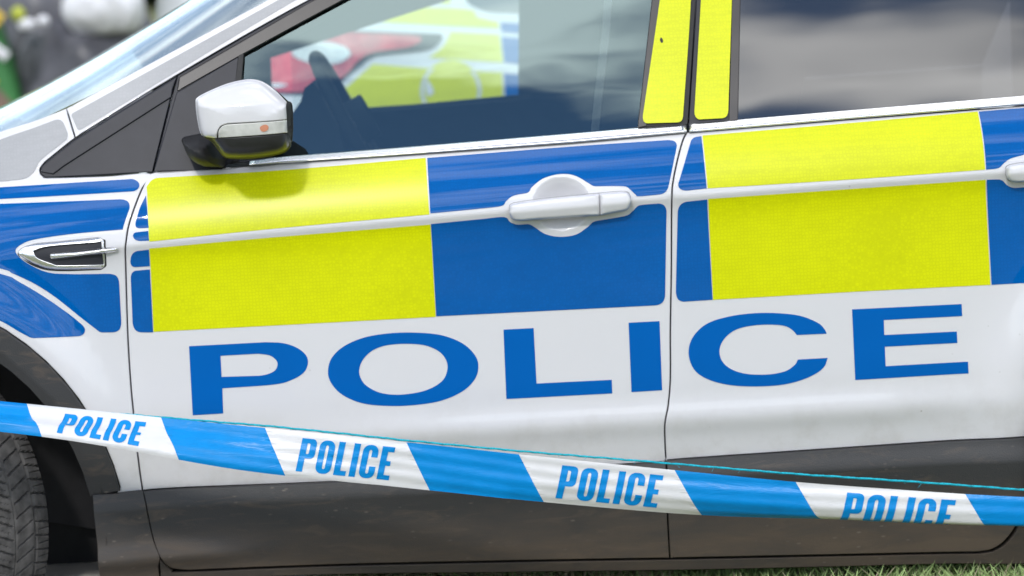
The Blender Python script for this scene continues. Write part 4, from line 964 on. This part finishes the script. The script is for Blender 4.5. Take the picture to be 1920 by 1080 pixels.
# teal twine running above the tape
base = [(-1.4090,-0.1600,0.6685),(-1.0854,-0.1700,0.6214),(-0.8609,-0.1900,0.5957),(-0.7316,-0.2200,0.5830),(-0.4726,-0.2700,0.5563),(-0.2234,-0.3100,0.5218),(0.0229,-0.3600,0.4939),(0.2658,-0.4000,0.4659),(0.5056,-0.4400,0.4399),(0.9003,-0.5200,0.4034),(1.3860,-0.6000,0.3540)]
bu = np.array([p[0] for p in base]); rng = random.Random(5)
pts = []
for k in range(700):
    x = bu[0] + (bu[-1] - bu[0]) * k / 699
    pts.append((x, np.interp(x, bu, [p[1] for p in base]) + 0.0003 * math.sin(k * 0.31), np.interp(x, bu, [p[2] for p in base]) + 0.0005 * math.sin(k * 0.05) + 0.0003 * math.sin(k * 0.37 + 1)))
twine = empty('twine', pts[0], 'thin teal twine stretched just above the barrier tape', 'twine')
twine.location = (0, 0, 0)
tube('strand', pts, 0.0018, M['cord'], twine, seg=9, twist=0.9)
for k in range(26):
    i = rng.randrange(60, 690)
    p = Vector(pts[i]); d = Vector((rng.uniform(-1, 1), rng.uniform(-0.6, 0.2), rng.uniform(-1, 0.5))).normalized(); L = rng.uniform(0.004, 0.013)
    q = p + d * L * 0.5; e = p + d * L + Vector((rng.uniform(-1, 1), 0, -1)) * L * 0.3
    tube('fibre', [p, q, e], 0.00028, M['cord'], twine, seg=4)

# ------------------------------------------------------------------ second police car, seen through the cabin
far = empty('police_car', FAR_LOC, 'second police car seen through the front window, red tail light showing', 'car', rz=math.radians(FAR_ROT))
FK = dict(surf=far_side, gx=0.05, gz=0.03)
fbody = panel('rear_flank', [(0.0, 0.30, 0), (3.1, 0.28, 0), (3.1, 1.02, 0), (2.3, 1.05, 0), (0.0, 1.52, 0)][:2] + [(3.1, 1.05, 0), (2.6, 1.08, 0), (2.2, 1.62, 0), (0.25, 1.62, 0), (0.0, 1.42, 0)], M['far_paint'], far, **FK)
def fl(name, o, mat, holes=(), off=-0.002, parent=None): return panel(name, o, mat, parent or fbody, off=off, holes=holes, **FK)
fl('livery_film', [(0.3047,1.2877,0),(0.4917,1.2773,0),(0.6920,1.2691,0),(0.6908,1.2582,0),(0.4914,1.2742,0),(0.3637,1.2688,0)] , Y)
fl('livery_film', [(0.3330,1.2690,0),(0.4565,1.2620,-1),(0.7308,1.2401,-1),(0.7669,1.2144,-1),(0.8267,1.1968,0),(0.8295,1.1777,0),(0.6662,1.1950,-1),(0.3798,1.2273,0),(0.2996,1.2348,0)], Y)
fl('livery_film', [(0.6819,1.1753,0),(0.8275,1.1589,0),(0.8305,1.0767,0),(0.6087,1.1043,0),(0.6551,1.1344,-1)], Y)
ringc = (845, 170)
fl('livery_film', [(0.4397,1.0957,0),(0.6009,1.0734,0),(0.8244,1.0472,0),(0.8148,0.8196,0),(0.4074,0.8468,0),(0.4013,0.9606,0),(0.3471,1.0262,0)], Y, holes=[[(0.7585,0.9977,-1),(0.7482,1.0455,-1),(0.7158,1.0797,-1),(0.6737,1.0941,-1),(0.6293,1.0850,-1),(0.5911,1.0552,-1),(0.5727,1.0093,-1),(0.5836,0.9615,-1),(0.6148,0.9268,-1),(0.6586,0.9126,-1),(0.7018,0.9211,-1),(0.7403,0.9516,-1)]])
fl('filler_flap', [(0.7457,0.9985,-1),(0.7379,1.0399,-1),(0.7117,1.0698,-1),(0.6725,1.0816,-1),(0.6315,1.0747,-1),(0.6002,1.0484,-1),(0.5854,1.0085,-1),(0.5936,0.9671,-1),(0.6189,0.9375,-1),(0.6582,0.9256,-1),(0.6988,0.9324,-1),(0.7314,0.9584,-1)], Y, off=-0.004)
fl('flap_hinge', [(0.5961,1.0392,-1),(0.6075,1.0228,-1),(0.6123,1.0037,-1),(0.5969,0.9921,-1),(0.5889,1.0114,-1)], M['far_paint'], off=-0.008)
for o in ([(0.8346,1.1947,0),(1.3405,1.1335,0),(1.3367,1.0987,0),(0.8348,1.1663,0)], [(0.8333,1.1522,0),(1.3354,1.0860,0),(1.3265,0.9909,0),(0.8337,1.0765,0)], [(0.8307,1.0452,0),(1.3246,0.9622,0),(1.3144,0.7540,0),(0.8195,0.7875,0)]): fl('livery_film', o, B)
fl('rear_side_window', [(0.7457,1.3293,0),(0.7386,1.2665,-1),(0.7698,1.2411,-1),(0.8105,1.2277,-1),(0.9040,1.2192,0),(1.3444,1.1684,0),(1.3306,1.3291,0)], M['privacy'], off=-0.003)
lamp = fl('tail_lamp', [(0.1552,1.2084,0),(0.3145,1.2027,-1),(0.4538,1.1902,-1),(0.6540,1.1706,0.008),(0.6525,1.1566,-1),(0.6110,1.1276,-1),(0.4932,1.1206,-1),(0.4383,1.1145,-1),(0.3979,1.0904,-1),(0.3304,1.0443,-1),(0.2473,1.0183,-1),(0.1406,1.0211,0)], M['rubber'], off=-0.006)
fl('red_lens', [(0.1615,1.2018,0),(0.3139,1.1965,-1),(0.4532,1.1840,-1),(0.5860,1.1668,-1),(0.5560,1.1403,-1),(0.4479,1.1311,-1),(0.3982,1.1107,-1),(0.3441,1.0623,-1),(0.2480,1.0277,-1),(0.1478,1.0273,0)], M['red_lens'], off=-0.010, parent=lamp)
fl('reversing_lens', [(0.2118,1.1402,-1),(0.2419,1.1609,-1),(0.2980,1.1692,-1),(0.3526,1.1554,-1),(0.3751,1.1323,-1),(0.3482,1.1088,-1),(0.2920,1.1024,-1),(0.2381,1.1172,-1)], M['white_lens'], off=-0.016, parent=lamp)
fl('lamp_glint', [(0.1371,1.0464,-1),(0.1633,1.0530,-1),(0.1945,1.0467,-1),(0.1623,1.0396,-1)], M['chrome'], off=-0.016, parent=lamp)  # reflected highlight put in as a small bright diamond, not a lamp part
# rest of that car: tail, roof, glasshouse and wheels
V, F = [], []
for k in range(10):
    s = k / 9
    for j in range(9):
        t = j / 8
        z = 0.32 + 1.12 * t
        V.append((-0.03 - 0.10 * math.sin(math.pi * s) + 0.16 * max(0, t - 0.55) ** 1.2, 0.40 + 1.02 * s, z))
for k in range(9):
    for j in range(8):
        a = k * 9 + j
        F.append((a, a + 1, a + 10, a + 9))
mesh_obj('tail_panel', V, F, M['far_paint'], far)
box('number_plate', (-0.165, 0.66, 0.80), (-0.150, 1.18, 0.92), M['yellow'], far, bev=0.003)
box('rear_bumper', (-0.17, 0.25, 0.34), (0.10, 1.57, 0.60), M['far_paint'], far, bev=0.06)
box('roof', (0.20, 0.22, 1.58), (2.3, 1.6, 1.66), M['far_paint'], far, bev=0.035)
box('cabin_core', (0.35, 0.30, 0.40), (2.9, 1.55, 1.57), M['interior'], far, bev=0.04)
box('bonnet', (2.6, 0.20, 0.70), (3.9, 1.62, 1.02), M['far_paint'], far, bev=0.08)
panel('offside_flank', [(0.1, 0.30, 0), (3.9, 0.28, 0), (3.8, 0.98, 0), (2.6, 1.08, 0), (2.2, 1.60, 0), (0.25, 1.60, 0)], M['far_paint'], far, surf=lambda x, z: 1.82 - far_side(x, z), gx=0.1, gz=0.06)
for xw in (0.86, 3.5):
    bm = bmesh.new()
    n = 40
    rings = [(-0.01, 0.20), (-0.015, 0.23), (-0.02, 0.31), (0.0, 0.335), (0.19, 0.335), (0.2, 0.2)]
    rows = [[bm.verts.new((xw + r * math.cos(2 * math.pi * i / n), y, 0.335 + r * math.sin(2 * math.pi * i / n))) for i in range(n)] for y, r in rings]
    for r0, r1 in zip(rows, rows[1:]):
        for i in range(n): bm.faces.new((r0[i], r1[i], r1[(i + 1) % n], r0[(i + 1) % n]))
    t_ = bm_obj('wheel', bm, M['tyre'], far)
    bm = bmesh.new()
    rings = [(-0.012, 0.20), (0.0, 0.18), (0.02, 0.05), (-0.005, 0.03)]
    rows = [[bm.verts.new((xw + r * math.cos(2 * math.pi * i / n), y, 0.335 + r * math.sin(2 * math.pi * i / n))) for i in range(n)] for y, r in rings]
    for r0, r1 in zip(rows, rows[1:]):
        for i in range(n): bm.faces.new((r0[i], r0[(i + 1) % n], r1[(i + 1) % n], r1[i]))
    bm.faces.new(rows[-1])
    bm_obj('rim', bm, M['alloy'], t_)

# ------------------------------------------------------------------ ground
def ground_mat():
    m, n, l, b = new_mat('grass ground')
    t = noise(n, l, 1.2, 8, 0.65)
    r = ramp(n, l, t.outputs['Fac'], [(0.3, (0.075, 0.10, 0.035)), (0.5, (0.14, 0.16, 0.06)), (0.7, (0.26, 0.22, 0.13))])
    l.new(r.outputs[0], b.inputs['Base Color']); b.inputs['Roughness'].default_value = 0.9
    return m
M['ground'] = ground_mat()
g = mesh_obj('ground', [(-900, -900, 0), (900, -900, 0), (900, 900, 0), (-900, 900, 0)], [(0, 1, 2, 3)], M['ground'])
tag(g, kind='structure')
M['concrete'] = plain('pale concrete', (0.42, 0.40, 0.37), 0.85, var=0.15, scale=12, bump=0.3, bscale=60)
rd = mesh_obj('road', [(-14, -0.9, 0.004), (-0.45, -0.9, 0.004), (-0.45, 3.4, 0.004), (-14, 3.4, 0.004)], [(0, 1, 2, 3)], M['concrete'])
tag(rd, kind='structure')
# low grass verge beside the wheel
V, F = [], []
nx, ny = 60, 60
def verge_h(x, y):
    e = float(sstep(-0.55, 0.10, x)) * float(sstep(-0.55, -0.1, y)) * (1 - float(sstep(1.6, 2.6, y)))
    return 0.002 + 0.085 * e
for i in range(nx + 1):
    for j in range(ny + 1):
        x = -0.6 + 4.6 * i / nx; y = -0.6 + 3.2 * j / ny
        V.append((x, y, verge_h(x, y)))
for i in range(nx):
    for j in range(ny):
        a = i * (ny + 1) + j
        F.append((a, a + ny + 1, a + ny + 2, a + 1))
tag(mesh_obj('grass_verge', V, F, M['ground']), kind='structure')
def blade_mat():
    m, n, l, b = new_mat('grass blades')
    at = n.new('ShaderNodeVertexColor'); at.layer_name = 'tint'
    l.new(at.outputs['Color'], b.inputs['Base Color']); b.inputs['Roughness'].default_value = 0.6
    b.inputs['Subsurface Weight'].default_value = 0.0
    return m
rng = np.random.default_rng(3)
nb = 42000
bx = -0.5 + 2.4 * rng.random(nb); by = -0.28 + 1.25 * rng.random(nb) ** 1.3
hh = 0.035 + 0.045 * rng.random(nb)
keep = (sstep(-0.5, 0.0, bx) * 0.8 + 0.12) > rng.random(nb)
bx, by, hh = bx[keep], by[keep], hh[keep]; nb = len(bx)
bz = np.array([verge_h(a, c) for a, c in zip(bx, by)])
an = rng.random(nb) * 2 * np.pi; wd = 0.0016 + 0.0016 * rng.random(nb); ln = 0.02 + 0.04 * rng.random(nb); la = rng.random(nb) * 2 * np.pi
p0 = np.stack([bx - wd * np.cos(an), by - wd * np.sin(an), bz - 0.003], 1); p1 = np.stack([bx + wd * np.cos(an), by + wd * np.sin(an), bz - 0.003], 1)
mid = np.stack([bx + ln * 0.35 * np.cos(la), by + ln * 0.35 * np.sin(la), bz + hh * 0.6], 1); tip = np.stack([bx + ln * np.cos(la), by + ln * np.sin(la), bz + hh], 1)
off_ = np.stack([wd * 0.8 * np.cos(an), wd * 0.8 * np.sin(an), np.zeros(nb)], 1)
Vg = np.stack([p0, p1, mid - off_, mid + off_, tip], 1).reshape(-1, 3)
i5 = np.arange(nb) * 5
Fq = np.concatenate([np.stack([i5, i5 + 1, i5 + 3], 1), np.stack([i5, i5 + 3, i5 + 2], 1), np.stack([i5 + 2, i5 + 3, i5 + 4], 1)])
me = bpy.data.meshes.new('grass')
me.from_pydata(Vg.tolist(), [], Fq.tolist())
dry = (rng.random(nb) < (0.75 - 0.6 * sstep(-0.1, 0.5, bx)))[:, None]
tint = np.where(dry, np.array([[0.52, 0.46, 0.30]]) * (0.7 + 0.5 * rng.random((nb, 1))), np.array([[0.33, 0.46, 0.17]]) * (0.6 + 0.8 * rng.random((nb, 1))))
colr = np.concatenate([np.repeat(tint, 5, 0), np.ones((nb * 5, 1))], 1)
ca = me.color_attributes.new('tint', 'FLOAT_COLOR', 'POINT'); ca.data.foreach_set('color', colr.ravel())
tag(link('grass', me, blade_mat()), 'short grass and dry stems of the verge showing under the sill', 'grass', kind='stuff')
# concrete block behind the front wheel
kb = box('concrete_block', (-1.02, 0.24, 0.0), (-0.74, 0.385, 0.190), M['concrete'], None, bev=0.012)
tag(kb, 'pale concrete block on the ground just behind the front tyre', 'block')

# belt of trees round the field, far off
def tree_belt():
    rg = np.random.default_rng(11)
    V, F = [], []
    n, m = 720, 9
    ph = rg.random(24) * 6.28; am = rg.random(24)
    for i in range(n):
        a = 2 * np.pi * i / n
        h = 7.5 + sum(1.1 * am[k] * math.sin((k + 3) * 2.3 // 1 * a + ph[k]) for k in range(24)) * 0.6 + rg.random() * 1.3
        for j in range(m):
            t = j / (m - 1)
            r = 85 + 6 * math.sin(5 * a) + rg.normal() * 0.6 - 4.0 * math.sin(math.pi * t) + 3 * t
            V.append((r * math.cos(a), r * math.sin(a), h * t - 0.2))
    for i in range(n):
        for j in range(m - 1):
            p, q = i * m + j, ((i + 1) % n) * m + j
            F.append((p, p + 1, q + 1, q))
    mt = plain('far foliage', (0.045, 0.065, 0.03), 0.9, var=0.6, scale=1.2)
    return mesh_obj('tree_belt', V, F, mt, smooth=False)
tag(tree_belt(), 'dark belt of trees far off round the field', 'trees', kind='stuff')

# ------------------------------------------------------------------ out-of-focus heap beyond the bonnet
def lump(name, c, r, mat, seed, label, cat, group=None, amp=0.16, freq=2.2, sq=1.0):
    rg = random.Random(seed)
    bm = bmesh.new()
    bmesh.ops.create_icosphere(bm, subdivisions=4, radius=1)
    ph = [(rg.uniform(-1, 1), rg.uniform(-1, 1), rg.uniform(-1, 1), rg.uniform(0, 6)) for _ in range(9)]
    for v in bm.verts:
        p = v.co.copy()
        k = 1 + sum(amp / 3 * math.sin(freq * 2 * (a * p.x + b_ * p.y + d * p.z) * (1 + i * 0.35) + e) for i, (a, b_, d, e) in enumerate(ph)) / 1.5
        v.co = Vector((p.x * r[0] * k, p.y * r[1] * k, max(p.z * r[2] * k, -r[2] * 0.75)))
    o = bm_obj(name, bm, mat)
    o.location = c
    tag(o, label, cat, group)
    return o
M['sack'] = plain('black polythene', (0.095, 0.095, 0.11), 0.35, var=0.5, scale=6, bump=0.8, bscale=9)
M['white_sack'] = plain('white woven sack', (0.80, 0.80, 0.83), 0.7, var=0.05, scale=8)
M['green_sack'] = plain('green printed sack', (0.05, 0.22, 0.06), 0.5, var=0.15, scale=5)
M['sack_yellow'] = plain('yellow print', (0.75, 0.52, 0.06), 0.5, var=0.1)
M['lime'] = plain('lime cap', (0.48, 0.52, 0.06), 0.5, var=0.1)
M['earth'] = plain('bare earth', (0.23, 0.155, 0.11), 0.95, var=0.25, scale=3, bump=0.8, bscale=8)
YB = 9.0
hp = [(-2.1260,9.0000,1.0269),(-1.9079,9.0000,1.1952),(-2.3655,9.0000,1.1427),(-2.4062,9.0000,0.9002),(-2.2908,9.0000,1.2132),(-2.2455,9.0000,1.1620),(-2.1671,9.0000,1.1757),(-2.2131,9.0000,1.2553),(-1.4937,9.0000,1.4165),(-2.2592,9.0000,0.9696)]
def at(i, d=(0, 0, 0)): return (hp[i][0] + d[0], hp[i][1] + d[1], hp[i][2] + d[2])
z = hp[0][2]
lump('black_sack', at(0, (0.12, 0.05, -0.45)), (0.42, 0.35, 0.64), M['sack'], 4, 'large black plastic sack at the back, below the white sack', 'sack')
lump('black_sack', at(7, (0.12, 0.35, -0.58)), (0.50, 0.30, 0.86), M['sack'], 9, 'black sack behind, between the green sack and the white sack', 'sack')
lump('white_sack', at(1, (0.02, -0.05, 0.02)), (0.20, 0.22, 0.155), M['white_sack'], 2, 'bulging white sack lying on the heap beyond the windscreen', 'sack', amp=0.10)
gs = empty('green_sack', at(2, (-0.08, -0.1, -1.0)), 'green and yellow printed sack at the far left edge', 'sack')
b1 = box('bag', (-0.20, -0.15, 0.0), (0.16, 0.15, 1.22), M['green_sack'], gs, bev=0.07, seg=5, rot=Matrix.Rotation(math.radians(-14), 3, 'Y'))
b2 = box('printed_patch', (-0.02, -0.165, 1.02), (0.10, -0.152, 1.12), M['sack_yellow'], gs, bev=0.006, rot=Matrix.Rotation(math.radians(40), 3, 'Y'))
b3 = box('printed_patch', (-0.04, -0.165, 0.90), (0.13, -0.152, 0.95), M['white_sack'], gs, bev=0.006, rot=Matrix.Rotation(math.radians(38), 3, 'Y'))
b4 = box('printed_patch', (-0.05, -0.165, 0.74), (0.05, -0.152, 0.80), M['sack_yellow'], gs, bev=0.006, rot=Matrix.Rotation(math.radians(38), 3, 'Y'))
lump('lime_bundle', at(4, (0, -0.12, 0)), (0.035, 0.05, 0.04), M['lime'], 6, 'small lime yellow round bundle beside the green sack', 'bundle', amp=0.03)
lump('pale_bundle', at(5, (0, -0.15, 0)), (0.045, 0.05, 0.03), M['white_sack'], 7, 'small pale folded bundle below the lime one', 'bundle', amp=0.08)
lump('pale_knot', at(6, (0, -0.15, 0)), (0.03, 0.04, 0.028), M['white_sack'], 8, 'small white knot on top of the black sack', 'knot', amp=0.05)
lump('earth_mound', at(3, (-0.16, -0.9, -0.55)), (0.46, 0.5, 0.70), M['earth'], 15, 'brown earth mound at the far left in front of the sacks', 'mound', amp=0.08)
